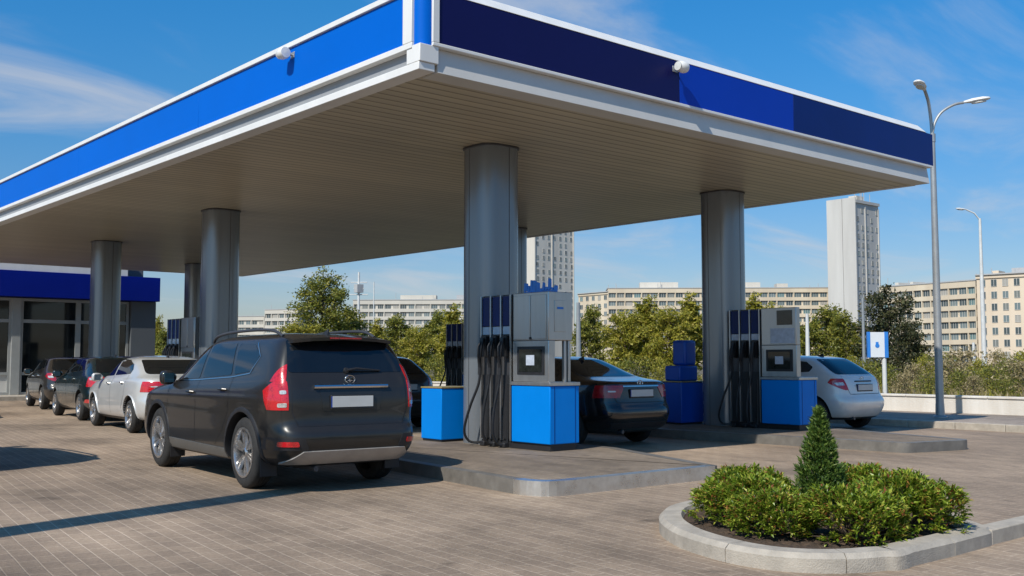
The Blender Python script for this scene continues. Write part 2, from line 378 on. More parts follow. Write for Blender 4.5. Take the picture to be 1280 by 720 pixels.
SM, SK = .95, .27                       # shadow shift per metre of height, along X and Y
sdir = Vector((SM, SK, -1)).normalized()
sun = bpy.data.lights.new('sun', 'SUN'); sun.energy = 4.6; sun.angle = R(.53); sun.color = (1, .94, .85)
so = bpy.data.objects.new('sun', sun); COL.objects.link(so); so.rotation_euler = sdir.to_track_quat('-Z', 'Y').to_euler(); so.location = (-20, -10, 30)
elev = math.atan(1 / math.hypot(SM, SK)); azim = math.atan2(-SM, -SK)   # clockwise from +Y

w = bpy.data.worlds.new('World'); sc.world = w; w.use_nodes = True
nt = w.node_tree; N = nt.nodes; bg = N['Background']
sky = N.new('ShaderNodeTexSky'); sky.sky_type = 'NISHITA'; sky.sun_disc = False; sky.sun_elevation = elev; sky.sun_rotation = azim
sky.air_density = 1.0; sky.dust_density = .6; sky.ozone_density = 1.6; sky.altitude = 0
hs = N.new('ShaderNodeHueSaturation'); hs.inputs['Saturation'].default_value = 1.3; hs.inputs['Value'].default_value = 1.0
L(nt, sky.outputs['Color'], hs.inputs['Color'])
tc = N.new('ShaderNodeTexCoord'); sp = N.new('ShaderNodeSeparateXYZ'); L(nt, tc.outputs['Generated'], sp.inputs[0])
zz = N.new('ShaderNodeMath'); zz.operation = 'MAXIMUM'; zz.inputs[1].default_value = .0; L(nt, sp.outputs['Z'], zz.inputs[0])
za = N.new('ShaderNodeMath'); za.operation = 'ADD'; za.inputs[1].default_value = .12; L(nt, zz.outputs[0], za.inputs[0])
dx = N.new('ShaderNodeMath'); dx.operation = 'DIVIDE'; L(nt, sp.outputs['X'], dx.inputs[0]); L(nt, za.outputs[0], dx.inputs[1])
dy = N.new('ShaderNodeMath'); dy.operation = 'DIVIDE'; L(nt, sp.outputs['Y'], dy.inputs[0]); L(nt, za.outputs[0], dy.inputs[1])
cb = N.new('ShaderNodeCombineXYZ'); L(nt, dx.outputs[0], cb.inputs[0]); L(nt, dy.outputs[0], cb.inputs[1])
mp = N.new('ShaderNodeMapping'); mp.inputs['Rotation'].default_value = (0, 0, R(38)); mp.inputs['Scale'].default_value = (.8, 1.5, 1); mp.inputs['Location'].default_value = (11.01, 14.26, 3.0)
L(nt, cb.outputs[0], mp.inputs['Vector'])
cn = N.new('ShaderNodeTexNoise'); cn.inputs['Scale'].default_value = 1.0; cn.inputs['Detail'].default_value = 9; cn.inputs['Roughness'].default_value = .58; cn.inputs['Distortion'].default_value = .7
L(nt, mp.outputs['Vector'], cn.inputs['Vector'])
cr = N.new('ShaderNodeMapRange'); cr.interpolation_type = 'SMOOTHSTEP'; cr.inputs['From Min'].default_value = .46; cr.inputs['From Max'].default_value = .79
cr.inputs['To Min'].default_value = 0; cr.inputs['To Max'].default_value = .75
L(nt, cn.outputs['Fac'], cr.inputs['Value'])
mx = N.new('ShaderNodeMix'); mx.data_type = 'RGBA'; L(nt, cr.outputs['Result'], mx.inputs['Factor'])
tm = N.new('ShaderNodeVectorMath'); tm.operation = 'MULTIPLY'; tz = N.new('ShaderNodeMapRange'); tz.interpolation_type = 'SMOOTHSTEP'; tz.inputs['From Min'].default_value = .0; tz.inputs['From Max'].default_value = .42
tg = N.new('ShaderNodeMix'); tg.data_type = 'RGBA'; tg.inputs['A'].default_value = (.80, .80, .98, 1); tg.inputs['B'].default_value = (.40, 1.26, 1.55, 1)
L(nt, sp.outputs['Z'], tz.inputs['Value'])
L(nt, tz.outputs['Result'], tg.inputs['Factor']); L(nt, tg.outputs['Result'], tm.inputs[1])
L(nt, hs.outputs['Color'], tm.inputs[0]); L(nt, tm.outputs['Vector'], mx.inputs['A']); mx.inputs['B'].default_value = (6.0, 6.2, 6.6, 1)
L(nt, mx.outputs['Result'], bg.inputs['Color']); bg.inputs['Strength'].default_value = .09

vs = sc.view_settings; vs.view_transform = 'Standard'; vs.look = 'None'; vs.gamma = 1; vs.exposure = .12; vs.use_curve_mapping = False
sc.cycles.max_bounces = 8; sc.cycles.use_denoising = True

# ------------------------------------------------------------------ ground
def sheet(name, poly, z, m):
    me = bpy.data.meshes.new(name); me.from_pydata([(x, y, z) for x, y in poly], [], [tuple(range(len(poly)))]); me.materials.append(m)
    return tag(link(name, me), kind='structure')
sheet('terrain', [(-3000, -3000), (3000, -3000), (3000, 3000), (-3000, 3000)], -.02, M['earth'])
sheet('forecourt_paving', [(-40, -25), (20.35, -25), (20.35, 70), (-40, 70)], 0, M['pave'])
KX = 20.3; WX = 23.95
b = MB().box(KX + .16, WX + .1, -25, 70, -.3, .135); tag(b.build('sidewalk', M['walk']), kind='structure')
b = MB()
y = -25
while y < 70:
    b.box(KX, KX + .158, y + .004, y + .996, -.2, .14); y += 1
tag(b.build('sidewalk_kerb', M['concrete'], bevel=.015), kind='structure')

# ------------------------------------------------------------------ pump islands
def island(poly, rad, steel_from, label, h=.15):
    root = empty('pump_island', (0, 0, 0)); tag(root, label, 'pump island', 'raised pump islands under the canopy')
    out = roundpoly(poly, rad, 8); inn = inset(out, .14)
    n = len(out)
    def ring(b, idx, z1, m=0, o=0.):
        for i in idx:
            j = (i + 1) % n
            b.add([(*out[i], -.1), (*out[j], -.1), (*out[j], z1), (*out[i], z1), (*inn[i], z1), (*inn[j], z1)], [(0, 1, 2, 3), (3, 2, 5, 4)], m)
    k = MB(); ring(k, [i for i in range(n) if i not in steel_from], h)
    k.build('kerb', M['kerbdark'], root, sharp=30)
    if steel_from:
        k = MB(); ring(k, steel_from, h + .003); k.build('steel_edging', M['steelkerb'], root, sharp=30)
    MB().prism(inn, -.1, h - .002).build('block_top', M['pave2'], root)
    return root
island([(7.0, 7.72), (9.78, 7.66), (10.7, 10.2), (10.95, 14.5), (7.75, 14.5)], [.42, .1, 0, .3, .3], list(range(0, 9)),
       'near pump island with polished steel front corner beside the graphite car')
island([(14.55, 7.9), (15.95, 7.55), (16.45, 9.4), (17.35, 12.5), (17.35, 15), (13.9, 15)], [.2, .3, 0, 0, .3, .3], [],
       'far right pump island between the black saloon and the pale hatchback')
island([(9.35, 19.6), (10.7, 19.6), (10.9, 23.1), (9.6, 23.1)], [.2, .2, .2, .2], [], 'rear pump island beside the silver saloon')
island([(15.3, 18.2), (17.2, 18.2), (17.2, 23.4), (15.3, 23.4)], [.2, .2, .2, .2], [], 'rear pump island behind the black saloon lane')

# ------------------------------------------------------------------ canopy
CX0, CX1, CY0, CY1, SZ = 6.57, 18.06, 9.2, 37.0, 4.62
cp = empty('station_canopy', (12.4, 20, 0)); tag(cp, 'large flat fuel station canopy with blue fascia and pale slatted soffit on grey columns', 'canopy')
def cbuild(mb, name, m, **k):
    o = mb.build(name, m, cp, loc=(-12.4, -20, 0), **k); return o
cbuild(MB().box(CX0 + .12, CX1 - .1, CY0 + .12, CY1 - .1, SZ, SZ + .05), 'soffit', M['soffit'])
cbuild(MB().box(CX0 + .2, CX1 - .2, CY0 + .2, CY1 - .2, SZ + .06, 5.48), 'roof_deck', M['roof'])
# left long side
cbuild(MB().box(CX0 - .02, CX0 + .2, CY0 + .0, CY1, SZ - .015, SZ + .075), 'edge_lip', M['white'], bevel=.006)
cbuild(MB().box(CX0 + .06, CX0 + .19, CY0 + .19, CY1 - .1, SZ + .078, 4.868), 'recessed_band', M['greyband'])
LY = CY0 + .31
t = MB().box(CX0 - .03, CX0 + .15, CY0 + .13, CY1, 4.87, 4.938)
t.box(CX0 - .03, CX0 + .15, CY0 + .13, CY1, 5.532, 5.60); t.box(CX0 - .03, CX0 + .15, CY0 + .13, LY, 4.94, 5.53)
cbuild(t, 'white_frame', M['white'], bevel=.006)
yy = LY + .003; k = 0
while yy < CY1 - .1:
    y2 = min(yy + 5.55, CY1 - .02)
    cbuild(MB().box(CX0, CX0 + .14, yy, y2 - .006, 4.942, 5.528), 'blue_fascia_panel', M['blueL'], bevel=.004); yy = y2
# quarter round corner post
t = MB(); seg = 10; prof = []
for k in range(seg + 1):
    a = math.pi + k / seg * math.pi / 2; prof.append((CX0 + .14 + .135 * math.cos(a), CY0 + .125 + .13 * math.sin(a)))
prof += [(CX0 + .22, CY0 + .01), (CX0 + .22, CY0 + .22), (CX0 + .01, CY0 + .22)]
t.prism(prof, 4.9, 5.62); cbuild(t, 'corner_post', M['blueL'])
# corner of the sloped band under the post
cbuild(MB().prism([(CX0 - .02, CY0 - .02), (CX0 + .24, CY0 - .02), (CX0 + .24, CY0 + .24), (CX0 - .02, CY0 + .24)], SZ + .077, 4.898), 'corner_block', M['white'], bevel=.006)
# front short side
cbuild(MB().xprism([(CY0 + .0, SZ - .014), (CY0 + .3, SZ - .014), (CY0 + .3, 4.895), (CY0 + .05, 4.895)], CX0 + .245, CX1 - .06), 'pale_band', M['pale'], bevel=.004)
t = MB().box(CX0 + .15, CX1, CY0 - .035, CY0 + .15, 4.898, 4.938)
t.box(CX0 + .15, CX0 + .24, CY0 - .035, CY0 + .15, 4.94, 5.53)
cbuild(t, 'white_frame', M['white'], bevel=.006)
PX1, PX2 = 10.97, 13.7
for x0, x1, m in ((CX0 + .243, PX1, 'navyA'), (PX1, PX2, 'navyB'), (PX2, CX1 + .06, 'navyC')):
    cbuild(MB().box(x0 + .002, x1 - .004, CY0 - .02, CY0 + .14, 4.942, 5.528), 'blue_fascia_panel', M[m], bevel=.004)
cbuild(MB().xprism([(CY0 - .03, 5.53), (CY0 + .5, 5.53), (CY0 + .5, 5.69), (CY0 + .14, 5.69)], CX0 + .2, CX1 - .18), 'roof_capping', M['white'], bevel=.01)
# right and far sides
cbuild(MB().box(CX1 - .14, CX1, CY0 + .305, CY1, SZ - .012, 4.94), 'pale_band', M['pale'], bevel=.004)
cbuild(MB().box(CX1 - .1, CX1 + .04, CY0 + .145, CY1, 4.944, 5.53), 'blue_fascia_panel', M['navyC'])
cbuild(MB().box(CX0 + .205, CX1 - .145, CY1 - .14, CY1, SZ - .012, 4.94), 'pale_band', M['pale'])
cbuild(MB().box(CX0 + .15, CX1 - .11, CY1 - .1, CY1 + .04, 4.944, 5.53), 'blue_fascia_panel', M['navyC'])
# columns
def column(x, y):
    t = MB(); h = .36
    po = roundpoly([(-h, -h), (h, -h), (h, h), (-h, h)], .27, 10)
    t.prism(po, .0, SZ + .01)
    o = t.build('column', M['colmetal'], cp, loc=(x - 12.4, y - 20, 0))
    s = MB()
    for (px, py) in ((.06, -h), (-h, .08)):
        if abs(px) == h: s.box(px - .0015, px + .0015, py - .005, py + .005, .16, SZ - .02)
        else: s.box(px - .005, px + .005, py - .0015, py + .0015, .16, SZ - .02)
    s.build('panel_seam', M['plastic'], o)
    s = MB(); s.prism([(p[0] * 1.05, p[1] * 1.05) for p in po], SZ - .03, SZ - .002); s.build('collar', M['darkgrey'], o)
for x, y in ((9.95, 12.06), (9.72, 21.0), (9.93, 28.6), (16.05, 12.4), (16.45, 19.2), (14.6, 33.3)): column(x, y)

# floodlights on the fascia
def floodlight(loc, rz, label):
    r = empty('floodlight', loc, rz); r.scale = (.82,) * 3; tag(r, label, 'floodlight', 'white floodlights on the canopy fascia')
    MB().tube([(0, 0, 0), (0, -.1, .0)], .018).build('bracket', M['pole'], r)
    MB().box(-.06, .06, -.012, 0, -.05, .05).build('wall_plate', M['pole'], r, bevel=.004)
    t = MB(); t.lathe([(.0, -.11), (.06, -.11), (.095, -.06), (.1, .03), (.085, .08), (.0, .085)], 20, axis='x', c=(.0, -.17, .0))
    t.build('housing', M['white'], r)
    t = MB(); t.lathe([(.0, -.005), (.075, 0), (.075, .012), (.0, .016)], 20, axis='x', c=(-.125, -.17, 0)); t.build('lens', M['lampglass'], r)
floodlight((CX0 + .0, 12.1, 5.42), R(-90), 'white floodlight on the sunlit bright blue long fascia')
floodlight((10.87, CY0 - .02, 5.4), R(0), 'white floodlight on the dark front fascia where two blues meet')

# ------------------------------------------------------------------ fuel pumps
def fuel_pump(loc, label):
    r = empty('fuel_pump', loc); tag(r, label, 'fuel pump', 'fuel pumps on the islands')
    MB().box(.03, .52, .03, 1.5, 0, .09).build('plinth', M['plastic'], r)
    cb = MB().box(0, .55, 0, .8, .092, .878).build('blue_cabinet', M['pumpblue'], r, bevel=.012)
    t = MB()
    t.box(.08, .086, -.004, .002, .1, .87); t.box(.47, .476, -.004, .002, .1, .87)
    t.build('panel_joint', M['pumpdeep'], cb)
    MB().box(-.012, .562, -.012, .81, .88, .93).build('counter_plate', M['steel'], r, bevel=.006)
    sp_ = MB().box(.03, .15, .06, .8, .932, 1.498).build('display_panel', M['steel'], r, bevel=.006)
    MB().box(.018, .034, .14, .7, 1.03, 1.42).build('bezel', M['plastic'], sp_, bevel=.004)
    MB().box(.012, .02, .19, .65, 1.07, 1.38).build('display', M['screen'], sp_)
    t = MB(); t.box(.009, .0125, .33, .5, 1.16, 1.30); t.build('notice', M['paper'], sp_)
    hd = MB().box(.03, .48, .06, .8, 1.5, 2.17).build('head', M['steel'], r, bevel=.01)
    t = MB(); t.box(.02, .031, .1, .41, 1.52, 2.13); t.box(.02, .031, .43, .77, 1.52, 2.13); t.build('door_panel', M['steel'], hd, bevel=.004)
    MB().box(.012, .021, .40, .44, 1.515, 1.55).build('lock', M['plastic'], hd)
    t = MB(); t.box(.14, .36, .052, .062, 1.62, 2.05); t.build('front_panel', M['steel'], hd, bevel=.003)
    MB().box(.19, .3, .045, .053, 1.93, 1.96).build('badge', M['signblue'], hd)
    for x0 in (.35, .43):
        MB().box(x0, x0 + .045, .09, .135, .93, 1.5).build('post', M['steel'], r, bevel=.004)
    ny0, ny1 = .815, 1.5
    bay = MB().box(.05, .46, ny0, ny1, .092, 2.165).build('hose_bay', M['darkgrey'], r, bevel=.008)
    t = MB()
    for q in (ny0, ny0 + .218, ny0 + .446, ny1 - .022): t.box(.0, .06, q, q + .022, .1, 2.16)
    t.build('rib', M['steel'], bay, bevel=.003)
    MB().box(-.004, .06, ny0, ny0 + .02, .1, 2.16).build('edge_strip', M['steel'], bay)
    for q in range(3):
        yc = ny0 + .12 + q * .226
        MB().box(.024, .052, yc - .085, yc + .085, 1.72, 2.14).build('blue_panel', M['pumpdeep'], bay, bevel=.004)
        MB().box(.030, .052, yc - .085, yc + .085, 1.6, 1.71).build('label_panel', M['paper'], bay)
        MB().box(.026, .052, yc - .085, yc + .085, .12, 1.02).build('lower_panel', M['plastic'], bay)
        nz = MB()
        nz.box(-.03, .05, yc - .06, yc + .06, 1.28, 1.58)
        nz.tube([(-.05, yc, 1.55), (-.085, yc, 1.42), (-.10, yc + .01, 1.25), (-.085, yc + .015, 1.12)], [.03, .034, .03, .026], 10)
        nz.tube([(-.1, yc - .02, 1.5), (-.15, yc - .02, 1.42), (-.15, yc - .02, 1.28), (-.11, yc - .01, 1.2)], .012, 8)
        nz.tube([(-.06, yc, 1.5), (.01, yc, 1.57), (.04, yc, 1.5)], .02, 8)
        nz.build('nozzle', M['black'], r)
        sag = -.14 - .05 * (q == 2); off = .16 * (q == 2)
        pts = [(-.085, yc + .015, 1.14), (-.10, yc + .02, .9), (-.12 + sag * .3, yc + .05 + off * .5, .55), (-.12 + sag * .5, yc + .05 + off, .22), (-.06 + sag * .4, yc + .03 + off, .06), (-.02, yc - .01 + off * .5, .05), (.02, yc - .03, .14), (.03, yc - .03, .9)]
        MB().tube(spline(pts, 6, False), .019, 8).build('hose', M['black'], r)
        MB().tube([(-.085, yc + .015, 1.15), (-.088, yc + .016, 1.02)], .027, 8).build('hose_swivel', M['plastic'], r)
        MB().box(-.06, .05, yc - .05, yc + .05, .0, .07).build('hose_clamp', M['plastic'], r, bevel=.01)
    return r
pump = fuel_pump((9.51, 10.27, .15), 'sunlit steel fuel pump with bright blue base on the near island')
# ragged blue topper on the near pump
t = MB(); q = random.Random(3)
x = .05
for k in range(11):
    h = q.uniform(.06, .2); wd = q.uniform(.03, .06)
    yk = .10 + k * .062
    po = roundpoly([(yk - wd / 2, 2.172 + q.uniform(0, .05)), (yk + wd / 2 + .015, 2.172 + q.uniform(0, .03)), (yk + wd / 2, 2.172 + h), (yk - wd / 2, 2.172 + h * q.uniform(.8, 1))], .012, 3)
    t.xprism(po, .2, .225)
t.xprism([(.08, 2.17), (.76, 2.17), (.76, 2.2), (.08, 2.2)], .203, .222)
t.build('topper_sign', M['signblue'], pump)
for loc, lab in (((15.68, 10.5, .15), 'shaded fuel pump with blue base beside the pale hatchback'), ((16.15, 19.9, .15), 'dark fuel pump seen left of the near column, behind the low blue cabinet'),
                 ((9.42, 21.55, .15), 'dark fuel pump with blue panels above the silver saloon')):
    c = copy_tree(pump); c.location = loc; tag(c, lab)
    for ch in list(c.children):
        if ch.name.startswith('topper'): bpy.data.objects.remove(ch); continue
        if loc[1] == 10.5 and ch.name.split('.')[0] in ('head', 'post'):
            for g in list(ch.children): bpy.data.objects.remove(g)
            bpy.data.objects.remove(ch)
    if loc[1] == 10.5:
        hd = MB().box(.03, .15, .06, .8, 1.5, 2.17).build('head', M['steel'], c, bevel=.01)
        MB().box(.02, .031, .14, .46, 1.86, 2.12).build('upper_display', M['screen'], hd, bevel=.004)
        MB().box(.02, .031, .1, .6, 1.53, 1.8).build('notice', M['paper'], hd, bevel=.004)

def low_cabinet(loc, rz, label, stack, m):
    r = empty('low_cabinet', loc, rz); tag(r, label, 'cabinet', 'low blue cabinets behind the columns')
    MB().box(0, .66, 0, .52, .03, .8).build('body', m, r, bevel=.012)
    MB().box(.02, .64, .02, .5, 0, .03).build('plinth', M['plastic'], r)
    MB().box(-.008, .668, -.008, .528, .802, .825).build('top_trim', M['gold'], r, bevel=.004)
    if stack:
        MB().box(.1, .65, .12, .5, .826, 1.12).build('lower_box', M['boxblue'], r, bevel=.03)
        MB().box(.3, .65, .15, .48, 1.122, 1.62).build('upper_box', M['boxblue'], r, bevel=.05)
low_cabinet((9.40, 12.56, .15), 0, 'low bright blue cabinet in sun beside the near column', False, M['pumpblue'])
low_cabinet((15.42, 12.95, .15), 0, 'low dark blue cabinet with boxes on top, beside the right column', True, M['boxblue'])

# ------------------------------------------------------------------ cars
def evaluated(o):
    dg = bpy.context.evaluated_depsgraph_get(); dg.update()
    return bpy.data.meshes.new_from_object(o.evaluated_get(dg))
K = 72
def body_mesh(rows, wheels, rw, name, mpaint, trim_z, ac=.345):
    v = []; f = []
    for row in rows:
        yr, zr, yf, zf, W, n = row[:6]; nrear = row[6] if len(row) > 6 else n
        yc = (yr + yf) / 2; hl = (yf - yr) / 2
        for k in range(K):
            a = 2 * math.pi * (k + .5) / K; c, s = math.cos(a), math.sin(a)
            e_ = 2 / (n if c > 0 else nrear); py = yc + hl * math.copysign(abs(c) ** e_, c); px = W * math.copysign(abs(s) ** e_, s)
            tt = (py - yr) / (yf - yr)
            v.append((px, py, zr + (zf - zr) * tt))
    nr = len(rows)
    for i in range(nr - 1):
        for k in range(K):
            f.append((i * K + k, i * K + (k + 1) % K, (i + 1) * K + (k + 1) % K, (i + 1) * K + k))
    f.append(tuple(range(K))[::-1]); f.append(tuple((nr - 1) * K + k for k in range(K)))
    me = bpy.data.meshes.new(name); me.from_pydata(v, [], f)
    bm = bmesh.new(); bm.from_mesh(me); bmesh.ops.recalc_face_normals(bm, faces=bm.faces); bm.to_mesh(me); bm.free()
    o = link('tmp', me); s = o.modifiers.new('s', 'SUBSURF'); s.levels = 2; s.render_levels = 2
    full = evaluated(o); bpy.data.objects.remove(o)
    bm = bmesh.new(); bm.from_mesh(full); bvh = BVHTree.FromBMesh(bm); bm.free()
    full.materials.append(mpaint); full.materials.append(M['plastic'])
    full.polygons.foreach_set('material_index', [1 if p.center.z < trim_z else 0 for p in full.polygons])
    o = link('tmp', full)
    cut = MB()
    for wy in wheels:
        for sx in (-1, 1):
            cut.lathe([(0, sx * .58), (rw, sx * .58), (rw, sx * 1.2), (0, sx * 1.2)], 48, 1, 'x', (0, wy, ac))
    cm = cut.mesh('cut', [mpaint, M['plastic']], None)
    bm = bmesh.new(); bm.from_mesh(cm); bmesh.ops.remove_doubles(bm, verts=bm.verts, dist=1e-5); bmesh.ops.recalc_face_normals(bm, faces=bm.faces); bm.to_mesh(cm); bm.free()
    cu = link('cut', cm); mod = o.modifiers.new('b', 'BOOLEAN'); mod.operation = 'DIFFERENCE'; mod.object = cu; mod.solver = 'EXACT'
    res = evaluated(o); bpy.data.objects.remove(o); bpy.data.objects.remove(cu)
    res.shade_smooth(); res.set_sharp_from_angle(angle=R(42)); res.name = name
    return res, bvh, full

class Car:
    def __init__(s, bvh, full, root): s.b = bvh; s.full = full; s.root = root
    def hit(s, h, v, axis, side):
        if axis == 'x': o, d = Vector((side * 4, h, v)), Vector((-side, 0, 0))
        elif axis == 'y': o, d = Vector((h, side * 6, v)), Vector((0, -side, 0))
        else: o, d = Vector((h, v, 5)), Vector((0, 0, -1))
        p, n, i, q = s.b.ray_cast(o, d)
        if p is None:
            g = Vector((side * .8, h, v)) if axis == 'x' else Vector((h, side * 2, v)) if axis == 'y' else Vector((h, v, 1.4))
            p, n, i, q = s.b.find_nearest(g)
        if n.dot(d) > 0: n = -n
        return p, n
    def patch(s, name, poly, axis, side, m, off=.004, depth=.012, parent=None, step=.07, rad=0, ret=False):
        if rad: poly = roundpoly(poly, rad, 4)
        bm = bmesh.new(); bm.faces.new([bm.verts.new((a, b, 0)) for a, b in poly])
        for ax in (0, 1):
            lo = min(p[ax] for p in poly); hi = max(p[ax] for p in poly); n = int((hi - lo) / step)
            for k in range(1, n + 1):
                c = lo + (hi - lo) * k / (n + 1); co_ = [0, 0, 0]; co_[ax] = c; no = [0, 0, 0]; no[ax] = 1
                bmesh.ops.bisect_plane(bm, geom=bm.verts[:] + bm.edges[:] + bm.faces[:], plane_co=co_, plane_no=no, dist=1e-6)
        out = Vector((side, 0, 0)) if axis == 'x' else Vector((0, side, 0)) if axis == 'y' else Vector((0, 0, 1))
        inner = {}
        for vv in bm.verts:
            p, n = s.hit(vv.co.x, vv.co.y, axis, side); vv.co = p + n * off; inner[vv] = p - n * depth
        bm.normal_update()
        if sum((fc.normal.dot(out) for fc in bm.faces)) < 0: bmesh.ops.reverse_faces(bm, faces=bm.faces[:])
        be = [e for e in bm.edges if e.is_boundary]; nv = {}
        for e in be:
            for vv in e.verts:
                if vv not in nv: nv[vv] = bm.verts.new(inner[vv])
        for e in be:
            l = e.link_loops[0]; a, b = l.vert, l.link_loop_next.vert
            bm.faces.new((b, a, nv[a], nv[b])); e.smooth = False
        for fc in bm.faces: fc.smooth = True
        me = bpy.data.meshes.new(name); bm.to_mesh(me); bm.free(); me.materials.append(m)
        return link(name, me, parent or s.root)
    def strip(s, name, pts, wd, axis, side, m, off=.002, parent=None):
        """thin line along pts, as one mesh"""
        bm = MB(); top = []
        P = [Vector(p) for p in pts]; dense = []
        for i in range(len(P) - 1):
            n = max(1, int((P[i + 1] - P[i]).length / .06))
            dense += [P[i].lerp(P[i + 1], k / n) for k in range(n)]
        dense.append(P[-1])
        for i, p in enumerate(dense):
            t = (dense[min(i + 1, len(dense) - 1)] - dense[max(i - 1, 0)]).normalized(); nn = Vector((-t.y, t.x)) * wd / 2
            for sg in (-1, 1):
                q = p + nn * sg; h, no = s.hit(q.x, q.y, axis, side); top.append(h + no * off)
        n = len(dense); bm.add(top, [(2 * i, 2 * i + 1, 2 * i + 3, 2 * i + 2) for i in range(n - 1)])
        return bm.build(name, m, parent or s.root, sharp=60)
    def cut(s, name, regions, m, off=.006, parent=None, mats=None):
        """piece of the body shell inside convex regions; region: list of (point, outward normal)"""
        allm = MB()
        for reg in regions:
            bm = bmesh.new(); bm.from_mesh(s.full)
            for pt, no in reg:
                bmesh.ops.bisect_plane(bm, geom=bm.verts[:] + bm.edges[:] + bm.faces[:], plane_co=pt, plane_no=no, clear_outer=True, dist=1e-6)
            bm.normal_update(); bm.verts.index_update()
            base = [vv.co.copy() for vv in bm.verts]; nor = [vv.normal.copy() for vv in bm.verts]
            n = len(base); fs = [tuple(x.index for x in fc.verts) for fc in bm.faces]
            ws = []
            for e in bm.edges:
                if e.is_boundary:
                    l = e.link_loops[0]; a, b_ = l.vert.index, l.link_loop_next.vert.index; ws.append((b_, a, n + a, n + b_))
            allm.add([c + k * off for c, k in zip(base, nor)] + [c - k * .012 for c, k in zip(base, nor)], fs + ws); bm.free()
        return allm.build(name, m, parent or s.root, sharp=50)

def wheel_meshes(rad, wd, rim_r, spokes, double):
    t = MB(); h = wd / 2
    prof = [(rim_r, -h + .02), (rim_r + .015, -h), (rad - .06, -h - .008), (rad - .022, -h + .012), (rad - .004, -h + .035)]
    for gx in (-.045, -.015, .015, .045):
        prof += [(rad, gx - .012), (rad, gx + .008), (rad - .009, gx + .010), (rad - .009, gx + .0155)]
    prof += [(rad - .004, h - .035), (rad - .022, h - .012), (rad - .06, h + .008), (rim_r + .015, h), (rim_r, h - .02)]
    t.lathe(prof, 56, 0, 'x', closed=True)
    tyre = t.mesh('tyre', M['tyre'], 40)
    t = MB()
    t.lathe([(0, .0), (rim_r, .0), (rim_r, -.06), (0, -.06)], 40, 1, 'x')
    t.lathe([(rim_r - .022, -.06), (rim_r + .004, -.06), (rim_r + .010, -h - .004), (rim_r - .012, -h - .006), (rim_r - .02, -h + .02)], 48, 0, 'x', closed=True)
    t.lathe([(0, -h + .012), (.035, -h + .012), (.06, -h + .03), (.062, -.03)], 24, 0, 'x')
    t.lathe([(0, -h + .004), (.026, -h + .005), (.03, -h + .015)], 16, 1, 'x')
    for k in range(spokes):
        base = 2 * math.pi * k / spokes
        for da, w0, w1 in (((-.115, .016, .02), (.115, .016, .02)) if double else ((0, .034, .026),)):
            a0 = base + da * .8; a1 = base + da * 1.25
            r0, r1 = .045, rim_r - .01
            c0, c1 = Vector((0, math.cos(a0) * r0, math.sin(a0) * r0)), Vector((0, math.cos(a1) * r1, math.sin(a1) * r1))
            d = (c1 - c0).normalized(); s = Vector((1, 0, 0)).cross(d)
            xf0, xf1 = -h + .022, -h + .014
            vs = []
            for c, ww, xf in ((c0, w0, xf0), (c1, w1, xf1)):
                for sx, xx in ((-1, xf + .035), (-.6, xf), (.6, xf), (1, xf + .035)):
                    q = c + s * ww * sx; vs.append((xx, q.y, q.z))
            t.add(vs, [(0, 1, 5, 4), (1, 2, 6, 5), (2, 3, 7, 6), (0, 4, 7, 3), (0, 3, 2, 1), (4, 5, 6, 7)], 0)
    rim = t.mesh('rim', [M['rim'], M['rimdark']], 35)
    return tyre, rim

def mirror_flip(poly): return [(a, b) for a, b in poly]

